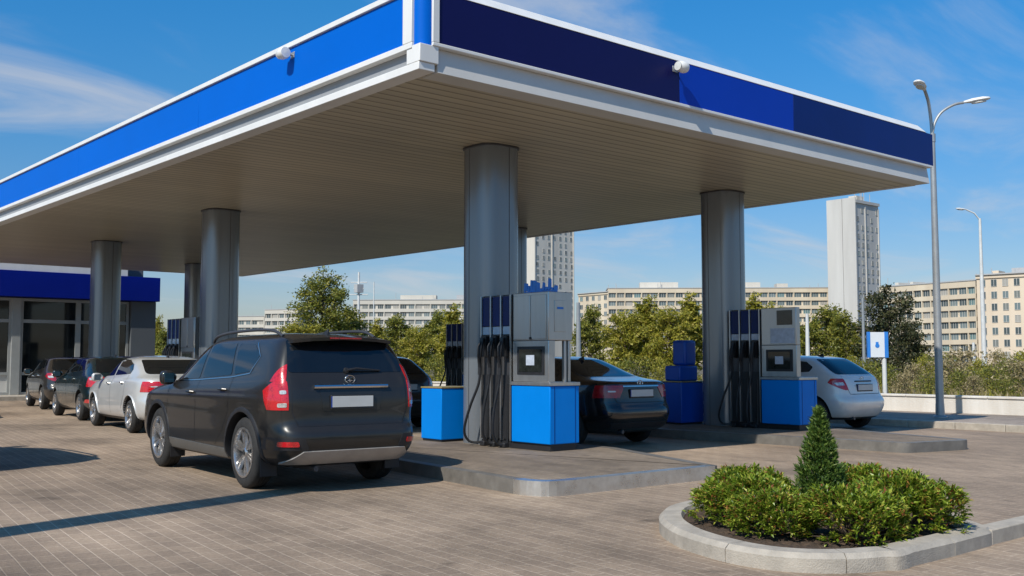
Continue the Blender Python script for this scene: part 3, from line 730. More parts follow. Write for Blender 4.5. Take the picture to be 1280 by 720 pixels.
def make_car(name, rows, wheels, S, mp, label):
    root = empty(name, (0, 0, 0)); tag(root, label, 'car', 'cars at the fuel station')
    bmesh_, bvh, full = body_mesh(rows, wheels, S['rw'], 'body', mp, S.get('trim', .27), S.get('ac', .345))
    C = Car(bvh, full, root); link('body', bmesh_, root)
    gl = S.get('glass', M['carglass'])
    for side in (-1, 1):
        for poly in S['windows']: C.patch('side_window', poly, 'x', side, gl, rad=.03)
        if S.get('chromeline'): C.strip('window_trim', S['chromeline'], .012, 'x', side, M['chrome'], .006)
        for pts in S['seams']: C.strip('door_seam', pts, .009, 'x', side, M['black'])
        for (hy, hz) in S['handles']:
            p, n = C.hit(hy, hz, 'x', side)
            MB().tube([(p.x, hy - .09, hz), (p.x + side * .035, hy - .06, hz + .006), (p.x + side * .035, hy + .06, hz + .002), (p.x, hy + .09, hz - .004)], .013, 8).build('door_handle', mp if not S.get('chromehandle') else M['chrome'], root)
        my, mz = S['mirror']; p, n = C.hit(my, mz, 'x', side); x0 = p.x
        t = MB(); o = side
        rings = []
        for (xx, yy0, sy, sz) in ((.03, 0, .03, .03), (.06, 0, .05, .06), (.10, -.01, .07, .085), (.18, -.02, .075, .09), (.23, -.03, .06, .08), (.255, -.035, .03, .045)):
            rings.append([(x0 + o * xx, my + yy0 + sy * math.copysign(abs(math.cos(a)) ** .6, math.cos(a)), mz + .03 + sz * math.copysign(abs(math.sin(a)) ** .6, math.sin(a))) for a in [2 * math.pi * k / 16 for k in range(16)]])
        t.add([q for r_ in rings for q in r_], [(i * 16 + k, i * 16 + (k + 1) % 16, (i + 1) * 16 + (k + 1) % 16, (i + 1) * 16 + k) for i in range(5) for k in range(16)] + [tuple(range(16)), tuple(range(80, 96))])
        mo = t.build('wing_mirror', mp, root, sharp=60)
        MB().box(min(x0 + o * .09, x0 + o * .22), max(x0 + o * .09, x0 + o * .22), my - .105, my - .09, mz - .03, mz + .09).build('mirror_glass', M['carglassb'], mo, bevel=.004)
        for wy in wheels:
            if S.get('arch'):
                am, r0, r1 = S['arch']; pts = []; n = 28
                t = MB()
                for k in range(n + 1):
                    a = R(-8) + k / n * R(196)
                    for rr, off in ((r0, -.03), (r0, .014), ((r0 + r1) / 2, .018), (r1, .010), (r1 + .004, -.005)):
                        zz_ = max(.24, S.get('ac', .345) + rr * math.sin(a)); h, no = C.hit(wy + rr * math.cos(a), zz_, 'x', side)
                        pts.append(h + Vector((side, 0, 0)) * off)
                t.add(pts, [(i * 5 + j, i * 5 + j + 1, (i + 1) * 5 + j + 1, (i + 1) * 5 + j) for i in range(n) for j in range(4)])
                t.build('wheel_arch', am, root, sharp=50)
        if S.get('sill'): C.patch('sill_trim', S['sill'], 'x', side, S.get('sillmat', M['plastic']), .012, rad=.02)
        C.cut('tail_light', S['lamp'](side), M[S.get('lampmat', 'red')], .007)
        for poly in S.get('clear', ()): C.patch('reverse_lens', [(side * a, b) for a, b in poly], 'y', -1, M['clear'], .011, rad=.012, step=.04)
        for poly in S.get('reflect', ()): C.patch('reflector', [(side * a, b) for a, b in poly], 'y', -1, M['red'], .012, rad=.015, step=.05)
        C.patch('headlight', [(side * a, b) for a, b in S['head']], 'y', 1, M['clear'], .005, rad=.03)
    C.patch('rear_window', S['rearwin'], 'y', -1, M['carglass'], .004, rad=.05)
    C.patch('windscreen', S['wind'], 'y', 1, gl, .004, rad=.05)
    C.patch('grille', S['grille'], 'y', 1, M['plastic'], .006, rad=.03)
    for nm, poly, mm, off in S['rearparts']: C.patch(nm, poly, 'y', -1, mm, off, rad=.012)
    for pts in S['rearseams']: C.strip('boot_seam', pts, .011, 'y', -1, M['black'])
    for nm, poly, mm, off in (('roof_seam', [(-.001, 0)], None, 0),)[:0]: pass
    # plate
    px0, px1, pz0, pz1 = S['plate']; p, n = C.hit(0, (pz0 + pz1) / 2, 'y', -1); yb = p.y
    fr = MB().box(px0 - .015, px1 + .015, yb - .022, yb + .03, pz0 - .022, pz1 + .012).build('plate_frame', M['plastic'], root, bevel=.004)
    MB().box(px0, px1, yb - .027, yb - .021, pz0, pz1).build('number_plate', M['plate'], fr, bevel=.002)
    MB().box(px0 - .013, px0 - .001, yb - .0265, yb - .021, pz0, pz1).build('plate_strip', M['plateblue'], fr)
    # emblem
    ez = S['emblem']; p, n = C.hit(0, ez, 'y', -1)
    t = MB(); q = [(math.cos(a) * .062, 0, math.sin(a) * .042) for a in [2 * math.pi * k / 24 for k in range(25)]]
    t.tube(q, .006, 6, cap=False); t.tube([(-.05, 0, .012), (-.015, 0, .02), (0, 0, -.03)], .0055, 6); t.tube([(.05, 0, .012), (.015, 0, .02), (0, 0, -.03)], .0055, 6); t.tube([(-.03, 0, -.012), (.03, 0, -.012)], .005, 6)
    t.build('emblem', M['chrome'], root, loc=(0, p.y - .012, ez))
    # antenna fin
    ay = S['fin']; p, n = C.hit(S.get('finx', 0), ay, 'z', 1)
    MB().add([(-.02, -.09, -.01), (.02, -.09, -.01), (.012, .09, -.01), (-.012, .09, -.01), (-.006, -.085, .06), (.006, -.085, .06)], [(0, 1, 2, 3), (0, 4, 5, 1), (1, 5, 2), (0, 3, 4), (3, 2, 5, 4)]).build('antenna_fin', M['plastic'], root, loc=(S.get('finx', 0), ay, p.z), bevel=.004)
    # wheels
    tyre, rim = S['wheel']; tx = S['track']
    for wy in wheels:
        for side in (-1, 1):
            wo = empty('wheel', (side * tx, wy, S['wr'])); wo.parent = root
            if side == 1: wo.rotation_euler = (0, 0, math.pi)
            link('tyre', tyre, wo); ri = link('rim', rim, wo); ri.rotation_euler = (rnd.uniform(0, 1), 0, 0)
    if S.get('extra'): S['extra'](C, root, mp)
    # exhaust pipe under the rear
    MB().tube([(-.42, rows[0][0] + .25, .25), (-.42, rows[2][0] + .04, .25)], .03, 10).build('exhaust', M['darkgrey'], root)
    return root

BIG = 1e3
# --- SUV
suv_rows = [(-1.95, .24, 2.1, .24, .70, 5), (-2.15, .27, 2.28, .24, .84, 6), (-2.29, .34, 2.40, .33, .925, 6, 7), (-2.36, .44, 2.45, .45, .945, 7, 8), (-2.385, .56, 2.45, .58, .95, 7, 8),
            (-2.37, .645, 2.44, .70, .95, 7, 8), (-2.31, .685, 2.42, .78, .948, 7, 9), (-2.29, .75, 2.39, .83, .948, 7, 9), (-2.288, .86, 2.36, .87, .942, 7, 10), (-2.285, .965, 2.30, .93, .957, 7, 10), (-2.275, 1.015, 2.22, .965, .940, 7, 10), (-2.26, 1.09, 2.10, 1.0, .930, 6.5, 11),
            (-2.215, 1.19, 1.95, 1.045, .897, 6, 12), (-2.19, 1.225, 1.28, 1.09, .878, 6, 13), (-2.12, 1.36, .98, 1.27, .83, 6, 13), (-2.02, 1.54, .50, 1.52, .745, 6, 12), (-1.975, 1.61, .33, 1.60, .69, 6, 10),
            (-1.89, 1.655, .10, 1.655, .60, 5, 7), (-1.3, 1.695, -.30, 1.69, .32, 4, 4)]
def suv_lamp(s):
    X = lambda a: s * a
    low = [((0, 0, .865), (0, 0, -1)), ((0, 0, 1.16), (0, 0, 1)), ((X(.765), 0, 0), (-s, 0, 0)), ((0, -1.99, .93), (0, 1, -.5)), ((0, -1.92, 1.06), (0, .6, 1))]
    up = [((0, 0, 1.155), (0, 0, -1)), ((0, 0, 1.43), (0, 0, 1)), ((X(.775), 0, 1.16), (-s, 0, -.30)), ((0, -2.02, 1.16), (0, 1, .52))]
    return [low, up]
def suv_extra(C, root, mp):
    for s in (-1, 1):
        pts = [(s * .60, .30, 1.60), (s * .62, .12, 1.665), (s * .62, -.3, 1.705), (s * .62, -1.0, 1.72), (s * .61, -1.5, 1.705), (s * .60, -1.75, 1.64)]
        MB().tube(spline(pts, 6, False), [.018] * 31, 10).build('roof_rail', M['darkgrey'], root)
        for wy, back in ((-1.42, 1), (1.43, 1)):
            MB().box(s * .80 - .1, s * .80 + .1, wy - .43, wy - .42, .16, .42).build('mud_flap', M['plastic'], root)
    # spoiler
    t = MB(); vs = []
    for x in (-.63, -.58, -.4, 0, .4, .58, .63):
        e = 1 - (abs(x) / .63) ** 4 * .6
        ztop = 1.662 - .035 * (x / .63) ** 2
        vs += [(x, -1.80, ztop), (x, -2.13 * (.955 + .045 * e), ztop - .03), (x, -2.125 * (.955 + .045 * e), ztop - .065), (x, -1.95, ztop - .07)]
    t.add(vs, [(i * 4 + j, i * 4 + (j + 1) % 4, (i + 1) * 4 + (j + 1) % 4, (i + 1) * 4 + j) for i in range(6) for j in range(4)] + [(0, 1, 2, 3), (24, 25, 26, 27)])
    sp = t.build('rear_spoiler', mp, root, sharp=45)
    MB().box(-.2, .2, -2.138, -2.12, 1.607, 1.624).build('brake_light', M['reddark'], sp)
    # chrome bar
    p, n = C.hit(0, 1.105, 'y', -1)
    t = MB(); pts = []
    for k in range(13):
        x = -.47 + .94 * k / 12; p, n = C.hit(x, 1.10, 'y', -1); pts.append((x, p.y - .014, 1.103))
    t.tube(pts, .024, 8); t.build('chrome_handle_bar', M['chrome'], root)
    p, n = C.hit(.1, 1.27, 'y', -1)
    t = MB(); t.tube([(-.02, p.y - .03, 1.272), (.1, p.y - .035, 1.292), (.42, p.y - .02, 1.268)], [.016, .012, .007], 8)
    t.lathe([(0, -.03), (.03, -.025), (.03, .03), (0, .03)], 14, axis='y', c=(-.02, p.y - .0, 1.27)); t.build('rear_wiper', M['plastic'], root)
TY1, RM1 = wheel_meshes(.385, .24, .262, 6, True)
TY2, RM2 = wheel_meshes(.315, .205, .215, 5, True)
TY3, RM3 = wheel_meshes(.315, .205, .215, 8, False)
suvS = dict(rw=.452, ac=.372, trim=.36, wheel=(TY1, RM1), track=.80, wr=.385, mirror=(1.0, 1.13), fin=-1.62, finx=.0,
    windows=[[(1.06, 1.135), (.46, 1.50), (.08, 1.565), (.08, 1.165)], [(-.01, 1.17), (-.01, 1.57), (-.74, 1.575), (-.93, 1.215)], [(-1.01, 1.22), (-.83, 1.57), (-1.28, 1.555), (-1.56, 1.44), (-1.47, 1.26)]],
    chromeline=[(1.16, 1.115), (.1, 1.145), (-.95, 1.19), (-1.45, 1.235), (-1.585, 1.42), (-1.35, 1.572)],
    seams=[[(1.02, .46), (1.06, .75), (1.02, 1.10)], [(.03, .42), (.03, 1.14)], [(-.62, .42), (-.85, .6), (-1.0, .8), (-1.02, 1.2)]],
    handles=[(.2, 1.0), (-.83, 1.05)], chromehandle=False,
    arch=(M['plastic'], .452, .500), sill=[(.98, .30), (-.93, .30), (-.93, .40), (.98, .42)], sillmat=M['sillgrey'],
    lamp=suv_lamp, clear=[[(.785, 1.03), (.84, 1.028), (.84, 1.066), (.785, 1.068)], [(.785, .895), (.86, .895), (.86, .935), (.785, .94)]],
    reflect=[[(.67, .495), (.86, .495), (.86, .545), (.69, .545)]], head=[(.5, .78), (.86, .8), (.88, .95), (.55, .9)],
    rearwin=[(-.745, 1.25), (.745, 1.25), (.655, 1.595), (-.655, 1.595)], wind=[(-.70, 1.14), (.70, 1.14), (.6, 1.55), (-.6, 1.55)],
    grille=[(-.45, .62), (.45, .62), (.48, .88), (-.48, .88)],
    rearparts=[('skid_plate', [(-.80, .315), (.80, .315), (.66, .445), (-.62, .445)], M['silverplastic'], .02), ('reflector_recess', [(-.92, .455), (-.56, .455), (-.62, .585), (-.92, .585)], M['plastic'], .006), ('reflector_recess', [(.92, .455), (.56, .455), (.62, .585), (.92, .585)], M['plastic'], .006),
               ('plate_recess', [(-.36, .845), (.36, .845), (.40, 1.075), (-.40, 1.075)], M['suv'], .003)],
    rearseams=[[(-.725, 1.22), (-.73, .84), (-.66, .70), (.66, .70), (.73, .84), (.725, 1.22)]],
    plate=(-.26, .26, .885, 1.0), emblem=1.175, extra=suv_extra)
suv = make_car('parked_car', suv_rows, (-1.42, 1.43), suvS, M['suv'], 'graphite estate car with roof rails and tall red tail lights beside the near island')
suv.scale = (.93, 1, 1); suv.location = (6.09, 11.78, 0); suv.rotation_euler.z = R(-4.2)

# --- saloon
sed_rows = [(-1.85, .20, 1.95, .20, .66, 5), (-2.05, .23, 2.1, .21, .78, 6), (-2.17, .34, 2.2, .32, .86, 6), (-2.23, .48, 2.25, .48, .88, 6), (-2.23, .60, 2.25, .60, .885, 6),
            (-2.18, .665, 2.22, .68, .885, 6), (-2.155, .72, 2.18, .74, .885, 6), (-2.14, .88, 2.1, .80, .88, 6), (-2.13, 1.0, 1.92, .87, .865, 6), (-2.07, 1.055, 1.7, .93, .825, 6), (-1.55, 1.085, 1.12, 1.0, .795, 6),
            (-1.22, 1.225, .82, 1.16, .735, 5), (-.82, 1.375, .40, 1.355, .635, 5), (-.66, 1.42, .2, 1.41, .565, 5), (-.35, 1.45, .0, 1.445, .40, 4)]
def sed_lamp(s):
    return [[((0, 0, .785), (0, 0, -1)), ((0, 0, .98), (0, 0, 1)), ((s * .40, 0, .95), (-s, 0, -.6)), ((0, -1.86, .9), (0, 1, .2))]]
sedS = dict(rw=.365, wheel=(TY2, RM2), track=.765, wr=.315, mirror=(.80, 1.0), fin=-.75,
    windows=[[(.84, 1.045), (.40, 1.315), (.04, 1.375), (.04, 1.075)], [(-.04, 1.08), (-.04, 1.38), (-.5, 1.375), (-.95, 1.22), (-1.02, 1.115)]],
    seams=[[(.86, .40), (.90, .7), (.88, 1.0)], [(0, .32), (0, 1.07)], [(-.78, .45), (-.98, .72), (-1.03, 1.09)]],
    handles=[(.14, .92), (-.82, .945)], chromehandle=True, lamp=sed_lamp, head=[(.45, .66), (.82, .68), (.84, .8), (.5, .76)],
    clear=[[(.56, .875), (.68, .875), (.68, .898), (.57, .898)]], reflect=[],
    rearwin=[(-.64, 1.115), (.64, 1.115), (.54, 1.385), (-.54, 1.385)], wind=[(-.66, 1.04), (.66, 1.04), (.55, 1.36), (-.55, 1.36)], grille=[(-.4, .48), (.4, .48), (.45, .7), (-.45, .7)],
    rearparts=[('bumper_insert', [(-.62, .30), (.62, .30), (.68, .40), (-.68, .40)], M['plastic'], .006), ('boot_trim', [(-.42, .955), (.42, .955), (.42, .975), (-.42, .975)], M['chrome'], .012)],
    rearseams=[[(-.63, 1.03), (-.60, .80), (-.55, .71), (.55, .71), (.60, .80), (.63, 1.03)]], plate=(-.26, .26, .80, .91), emblem=1.015)
black = make_car('parked_car', sed_rows, (-1.33, 1.32), dict(sedS, lampmat='reddark'), M['blackp'], 'black saloon car in shade seen behind the near pump')
black.location = (12.42, 13.4, 0); black.rotation_euler.z = R(0)
lift_rows = sed_rows[:9] + [(-2.02, 1.055, 1.7, .93, .83, 6), (-1.80, 1.09, 1.12, 1.0, .80, 6), (-1.52, 1.225, .82, 1.16, .745, 5), (-1.14, 1.375, .40, 1.355, .65, 5), (-.95, 1.425, .2, 1.41, .58, 5), (-.5, 1.465, .0, 1.455, .42, 4), (-.2, 1.475, -.15, 1.472, .2, 4)]
liftS = dict(sedS, wheel=(TY3, RM3), chromehandle=True, arch=(M['silver'], .365, .385), fin=-.8,
    windows=[[(.84, 1.045), (.42, 1.325), (.04, 1.392), (.04, 1.075)], [(-.04, 1.08), (-.04, 1.398), (-.55, 1.385), (-.95, 1.30), (-1.1, 1.2), (-1.06, 1.115)]],
    rearwin=[(-.66, 1.115), (.66, 1.115), (.56, 1.385), (-.56, 1.385)])
silver = make_car('parked_car', lift_rows, (-1.33, 1.32), liftS, M['silver'], 'silver saloon car queueing ahead of the graphite car')
silver.location = (8.32, 20.95, 0); silver.rotation_euler.z = R(-5)

# --- hatchback and estate
hat_rows = [(-1.7, .20, 1.8, .20, .66, 5), (-1.9, .23, 2.0, .21, .78, 6), (-2.0, .36, 2.08, .33, .86, 6), (-2.05, .50, 2.12, .50, .88, 6), (-2.045, .61, 2.12, .62, .885, 6),
            (-1.98, .67, 2.08, .70, .885, 6), (-1.95, .73, 2.06, .75, .885, 6), (-1.93, .9, 1.98, .83, .88, 6), (-1.88, 1.02, 1.75, .92, .86, 6), (-1.80, 1.09, 1.1, 1.0, .82, 6), (-1.62, 1.22, .8, 1.17, .765, 5),
            (-1.35, 1.385, .42, 1.36, .675, 5), (-1.24, 1.43, .25, 1.42, .61, 5), (-.95, 1.465, .0, 1.455, .46, 4), (-.6, 1.478, -.2, 1.47, .22, 4)]
def hat_lamp(s):
    return [[((0, 0, .80), (0, 0, -1)), ((0, 0, 1.02), (0, 0, 1)), ((s * .55, 0, .8), (-s, 0, .25)), ((0, -1.60, .9), (0, 1, .55)), ((0, -1.9, .80), (0, .5, -1))]]
hatS = dict(sedS, fin=-.95, mirror=(.78, 1.02), wheel=(TY3, RM3),
    windows=[[(.82, 1.055), (.42, 1.31), (.04, 1.385), (.04, 1.085)], [(-.04, 1.09), (-.04, 1.39), (-.62, 1.39), (-.82, 1.125)], [(-.88, 1.13), (-.70, 1.385), (-1.08, 1.345), (-1.25, 1.24), (-1.2, 1.15)]],
    seams=[[(.86, .40), (.90, .7), (.88, 1.0)], [(0, .32), (0, 1.08)], [(-.78, .45), (-.95, .72), (-.9, 1.1)]],
    lamp=hat_lamp, clear=[[(.62, .89), (.74, .89), (.76, .94), (.64, .95)]],
    rearwin=[(-.66, 1.10), (.66, 1.10), (.56, 1.40), (-.56, 1.40)], grille=[(-.4, .48), (.4, .48), (.45, .7), (-.45, .7)],
    rearparts=[('boot_trim', [(-.3, .955), (.3, .955), (.3, .975), (-.3, .975)], M['plastic'], .014)],
    rearseams=[[(-.6, 1.06), (-.57, .82), (-.52, .72), (.52, .72), (.57, .82), (.6, 1.06)]], plate=(-.26, .26, .79, .90), emblem=1.02)
hatch = make_car('parked_car', hat_rows, (-1.3, 1.27), dict(hatS, glass=M['carglassb']), M['hatchp'], 'pale silver hatchback at the far right pump')
hatch.location = (18.6, 12.9, 0); hatch.rotation_euler.z = R(0)
wag_rows = [(a - .32, b, c, d, e, f) for a, b, c, d, e, f in hat_rows]
wagS = dict(hatS, windows=hatS['windows'][:2] + [[(-.9, 1.13), (-.74, 1.385), (-1.38, 1.35), (-1.56, 1.24), (-1.5, 1.16)]], wheel=(TY2, RM2), chromehandle=False,
    lamp=lambda s: [[((0, 0, .78), (0, 0, -1)), ((0, 0, 1.0), (0, 0, 1)), ((s * .5, 0, .8), (-s, 0, .1)), ((0, -1.9, .9), (0, 1, .3))]],
    reflect=[[(.5, .42), (.84, .42), (.84, .5), (.55, .5)]], clear=[[(.55, .93), (.78, .93), (.78, .98), (.55, .98)]])
wagon = make_car('parked_car', wag_rows, (-1.33, 1.32), wagS, M['teal'], 'dark teal estate car queueing ahead of the silver saloon')
wagon.location = (8.98, 25.75, 0); wagon.rotation_euler.z = R(-6)
brown = make_car('parked_car', hat_rows, (-1.3, 1.27), dict(hatS, lampmat='reddark'), M['brownp'], 'dark brown hatchback at the head of the queue, nearest the shop windows')
brown.location = (10.0, 31.9, 0); brown.rotation_euler.z = R(-8)
for src, loc, rz, lab in ((brown, (11.95, 19.0, 0), -2, 'dark hatchback glimpsed between the graphite car and the low blue cabinet'),
                     (black, (5.4, 28.5, 0), -4, 'black saloon car standing out of view by the shop, shading the far left paving')):
    c = copy_tree(src); c.location = loc; c.rotation_euler.z = R(rz); tag(c, lab)
c = copy_tree(suv); c.location = (2.25, 16.3, 0); c.rotation_euler.z = R(1); c.scale = (1.05, 1.05, 1.45); tag(c, 'tall graphite car out of view, shading the left edge of the paving')
# post behind the camera's left, whose shadow crosses the paving
p = empty('sign_post', (-1.6, 7.92, 0)); tag(p, 'tall square post out of view whose shadow crosses the near paving', 'post')
MB().box(-.19, .19, -.19, .19, 0, 7.6).build('shaft', M['pole'], p, bevel=.01)
MB().box(-.22, .22, -.22, .22, 0, .05).build('base_plate', M['pole'], p, bevel=.008)

# ------------------------------------------------------------------ planter
out = [(6.40, 5.62), (6.0, 5.10), (5.80, 4.56), (5.78, 4.2), (5.88, 3.94), (6.08, 3.74), (6.33, 3.63), (6.65, 3.58)]
back = [(8.2, 4.0), (8.5, 4.6), (8.45, 5.2), (8.1, 5.75), (7.55, 6.08), (6.95, 6.0)]
curve = spline(back + out, 6, True)
i0 = min(range(len(curve)), key=lambda i: (Vector(curve[i]) - Vector((6.65, 3.58))).length); i1 = min(range(len(curve)), key=lambda i: (Vector(curve[i]) - Vector((8.2, 4.0))).length)
if i1 > i0: loop = curve[i1:] + curve[:i0 + 1]
else: loop = curve[i1:i0 + 1]
loop = loop + [(7.2, 3.57), (7.78, 3.585), (7.9, 3.62), (8.05, 3.78)]
inn = inset(loop, .2)
pl = empty('planter_bed', (0, 0, 0)); tag(pl, 'rounded pale concrete kerbed planting bed in the foreground', 'planter')
n = len(loop); cum = 0; segs = [[]]
for i in range(n):
    d = (Vector(loop[i]) - Vector(loop[(i + 1) % n])).length
    segs[-1].append(i); cum += d
    if cum > .82: segs.append([]); cum = 0
o2 = inset(loop, .035); o3 = inset(loop, .18)
for sg in segs:
    if not sg: continue
    t = MB(); idx = sg + [(sg[-1] + 1) % n]
    vs_ = []
    for q, i in enumerate(idx):
        f0 = .0
        vs_ += [(*loop[i], -.1), (*loop[i], .092), (*o2[i], .125), (*o3[i], .126), (*inn[i], .09), (*inn[i], -.1)]
    m_ = len(idx)
    t.add(vs_, [(q * 6 + j, q * 6 + j + 1, (q + 1) * 6 + j + 1, (q + 1) * 6 + j) for q in range(m_ - 1) for j in range(5)] + [(0, 1, 2, 3, 4, 5), tuple((m_ - 1) * 6 + j for j in range(6))])
    # pull the ends together a touch so that joints show
    c0 = Vector(vs_[1]).lerp(Vector(vs_[4]), .5); ce = Vector(vs_[-5]).lerp(Vector(vs_[-2]), .5); dd = (ce - c0); dd.z = 0; dd.normalize()
    for j in range(6):
        t.v[j] = tuple(Vector(t.v[j]) + dd * .004); k = (m_ - 1) * 6 + j; t.v[k] = tuple(Vector(t.v[k]) - dd * .004)
    t.build('kerb_stone', M['concrete'], pl, sharp=28)
t = MB(); gi = inset(loop, .19)
# lumpy soil
bm = bmesh.new(); bm.faces.new([bm.verts.new((x, y, 0)) for x, y in gi])
for ax in (0, 1):
    lo = min(p_[ax] for p_ in gi); hi = max(p_[ax] for p_ in gi)
    for k in range(1, 60):
        co_ = [0, 0, 0]; co_[ax] = lo + (hi - lo) * k / 60; no = [0, 0, 0]; no[ax] = 1
        bmesh.ops.bisect_plane(bm, geom=bm.verts[:] + bm.edges[:] + bm.faces[:], plane_co=co_, plane_no=no)
for v_ in bm.verts:
    v_.co.z = .075 + rnd.uniform(-.006, .018)
bmesh.ops.triangulate(bm, faces=bm.faces[:])
me = bpy.data.meshes.new('soil'); bm.to_mesh(me); bm.free(); me.materials.append(M['soil']); me.shade_smooth(); link('soil', me, pl)
# flush kerb strip that runs on to the right of the bed
b = MB(); x = 7.84
while x < 30:
    b.xprism([(3.60, -.1), (3.75, -.1), (3.75, .118), (3.60, .112)], x, min(x + .994, 20.2)); x += 1
    if x > 20.2: break
tag(b.build('kerb_strip', M['concrete'], bevel=.01), kind='structure')

def leaf(t, p, d, ln, wd, up=Vector((0, 0, 1)), m=0, fold=.25):
    d = d.normalized(); s = d.cross(up)
    s = s.normalized() if s.length > 1e-4 else d.orthogonal().normalized(); nn = s.cross(d)
    a = p; b_ = p + d * ln * .45 + s * wd / 2 + nn * wd * fold; c = p + d * ln + nn * (-.15 * ln); e = p + d * ln * .45 - s * wd / 2 + nn * wd * fold; mid = p + d * ln * .5
    t.add([a, b_, c, e, mid], [(0, 1, 4), (1, 2, 4), (2, 3, 4), (3, 0, 4)], m)

def shrub_mesh(seed, rx, ry, h, nleaf):
    q = random.Random(seed); t = MB(); st = MB()
    lob = [(q.uniform(0, 6.28), q.uniform(.7, 1.15)) for _ in range(7)]
    ntip = nleaf // 14
    for k in range(ntip):
        a = q.uniform(0, 2 * math.pi); u = q.random() ** .55
        top = q.random() < .6
        bump_ = 1 + .10 * math.sin(a * 3 + seed) + .06 * math.sin(a * 5 + 2 * seed)
        hz_ = h * (1 + .08 * math.sin(a * 2.3 + u * 5 + seed) + q.uniform(-.07, .07))
        if top: r_ = u; z = hz_ * (1.06 - .42 * r_ ** 3.2); 
        else: r_ = q.uniform(.86, 1.02); z = hz_ * q.uniform(.14, .86); r_ *= 1 - .3 * max(0, z / h - .45) ** 2 / .3
        if q.random() < .15: r_ *= q.uniform(.6, .95); z *= q.uniform(.5, .95)
        P = Vector((math.cos(a) * rx * r_ * bump_, math.sin(a) * ry * r_ * bump_, z))
        O = Vector((math.cos(a) * r_ * .9, math.sin(a) * r_ * .9, .9 if top else .45)).normalized()
        for j in range(14):
            dirv = (O + Vector((q.gauss(0, .55), q.gauss(0, .55), q.gauss(.1, .45))))
            base = P - O * q.uniform(0, .07) + Vector((q.gauss(0, .012), q.gauss(0, .012), q.gauss(0, .012)))
            leaf(t, base, dirv, q.uniform(.038, .07), q.uniform(.016, .028), Vector((q.gauss(0, .3), q.gauss(0, .3), 1)))
        if k % 5 == 0: st.tube([(P.x * .12, P.y * .12, 0), (P.x * .55, P.y * .55, z * .5), tuple(P - O * .05)], [.008, .005, .003], 5)
    return t.mesh('foliage', M['shrub'], None), st.mesh('stem', M['bark'], 40)
SH = [shrub_mesh(s, .45, .45, .42, 7400) for s in (1, 2, 3)]
shrubs = [(6.80, 5.06, .86, 0, 0, 'leafy green shrub at the left end of the kerbed bed, next to the pump island'), (7.28, 5.42, .84, 1.2, 1, 'leafy green shrub at the back of the bed, left of the little conifer'), (6.55, 4.62, .74, 2.6, 2, 'leafy green shrub at the front of the bed, nearest the left kerb curve'),
          (6.78, 4.10, .84, 4.0, 0, 'leafy green shrub at the front of the bed, below the little conifer'), (7.45, 4.08, .94, 5.2, 1, 'leafy green shrub at the right end of the kerbed bed'), (8.06, 4.82, .88, .7, 2, 'leafy green shrub at the back right of the bed, behind the conifer'), (7.95, 4.30, .62, 3.1, 2, 'short leafy green shrub at the right kerb of the bed')]
for x, y, s, rz, k, lab in shrubs:
    r_ = empty('leafy_shrub', (x, y, .09), rz); r_.scale = (s, s, s * .92); tag(r_, lab, 'shrub', 'shrubs in the kerbed bed')
    link('foliage', SH[k][0], r_); link('stem', SH[k][1], r_)
def thuja():
    q = random.Random(5); t = MB()
    H = .98
    for k in range(2300):
        z = H * (q.random() ** 1.45); rr = .25 * (1 - z / H) ** .92 * (.55 + .45 * min(1, z / .12)) * (1 + .14 * math.sin(z * 30 + k % 3))
        a = q.uniform(0, 6.283); f = q.uniform(.1, 1.05) ** .6
        P = Vector((math.cos(a) * rr * f, math.sin(a) * rr * f, z)); O = Vector((math.cos(a) * .55, math.sin(a) * .55, 1.0)).normalized()
        for j in range(7):
            d = O + Vector((q.gauss(0, .35), q.gauss(0, .35), q.gauss(0, .25)))
            leaf(t, P + Vector((q.gauss(0, .012),) * 3), d, q.uniform(.025, .06), q.uniform(.008, .015), Vector((q.gauss(0, 1), q.gauss(0, 1), q.gauss(0, .6))), fold=.1)
    r_ = empty('young_conifer', (7.50, 4.84, .08)); r_.scale = (1.16, 1.16, .90); tag(r_, 'small pointed conifer rising from the middle of the kerbed bed', 'conifer')
    t.build('foliage', M['thuja'], r_, sharp=None)
    MB().tube([(0, 0, -.03), (0, 0, .2), (0, 0, .42)], [.014, .008, .003], 8).build('trunk', M['bark'], r_)
thuja()

# ------------------------------------------------------------------ low wall, lamps, poles, sign
lw = empty('boundary_wall', (WX, 0, 0)); tag(lw, 'long low whitewashed wall edging the sidewalk', 'wall')
MB().box(0, .25, -25, 70, -.2, .49).build('wall_body', M['lowwall'], lw)
t = MB(); y = -25
while y < 70: t.box(-.03, .28, y, y + 1.992, .493, .545); y += 2
t.build('coping', M['lowwall'], lw, bevel=.01)

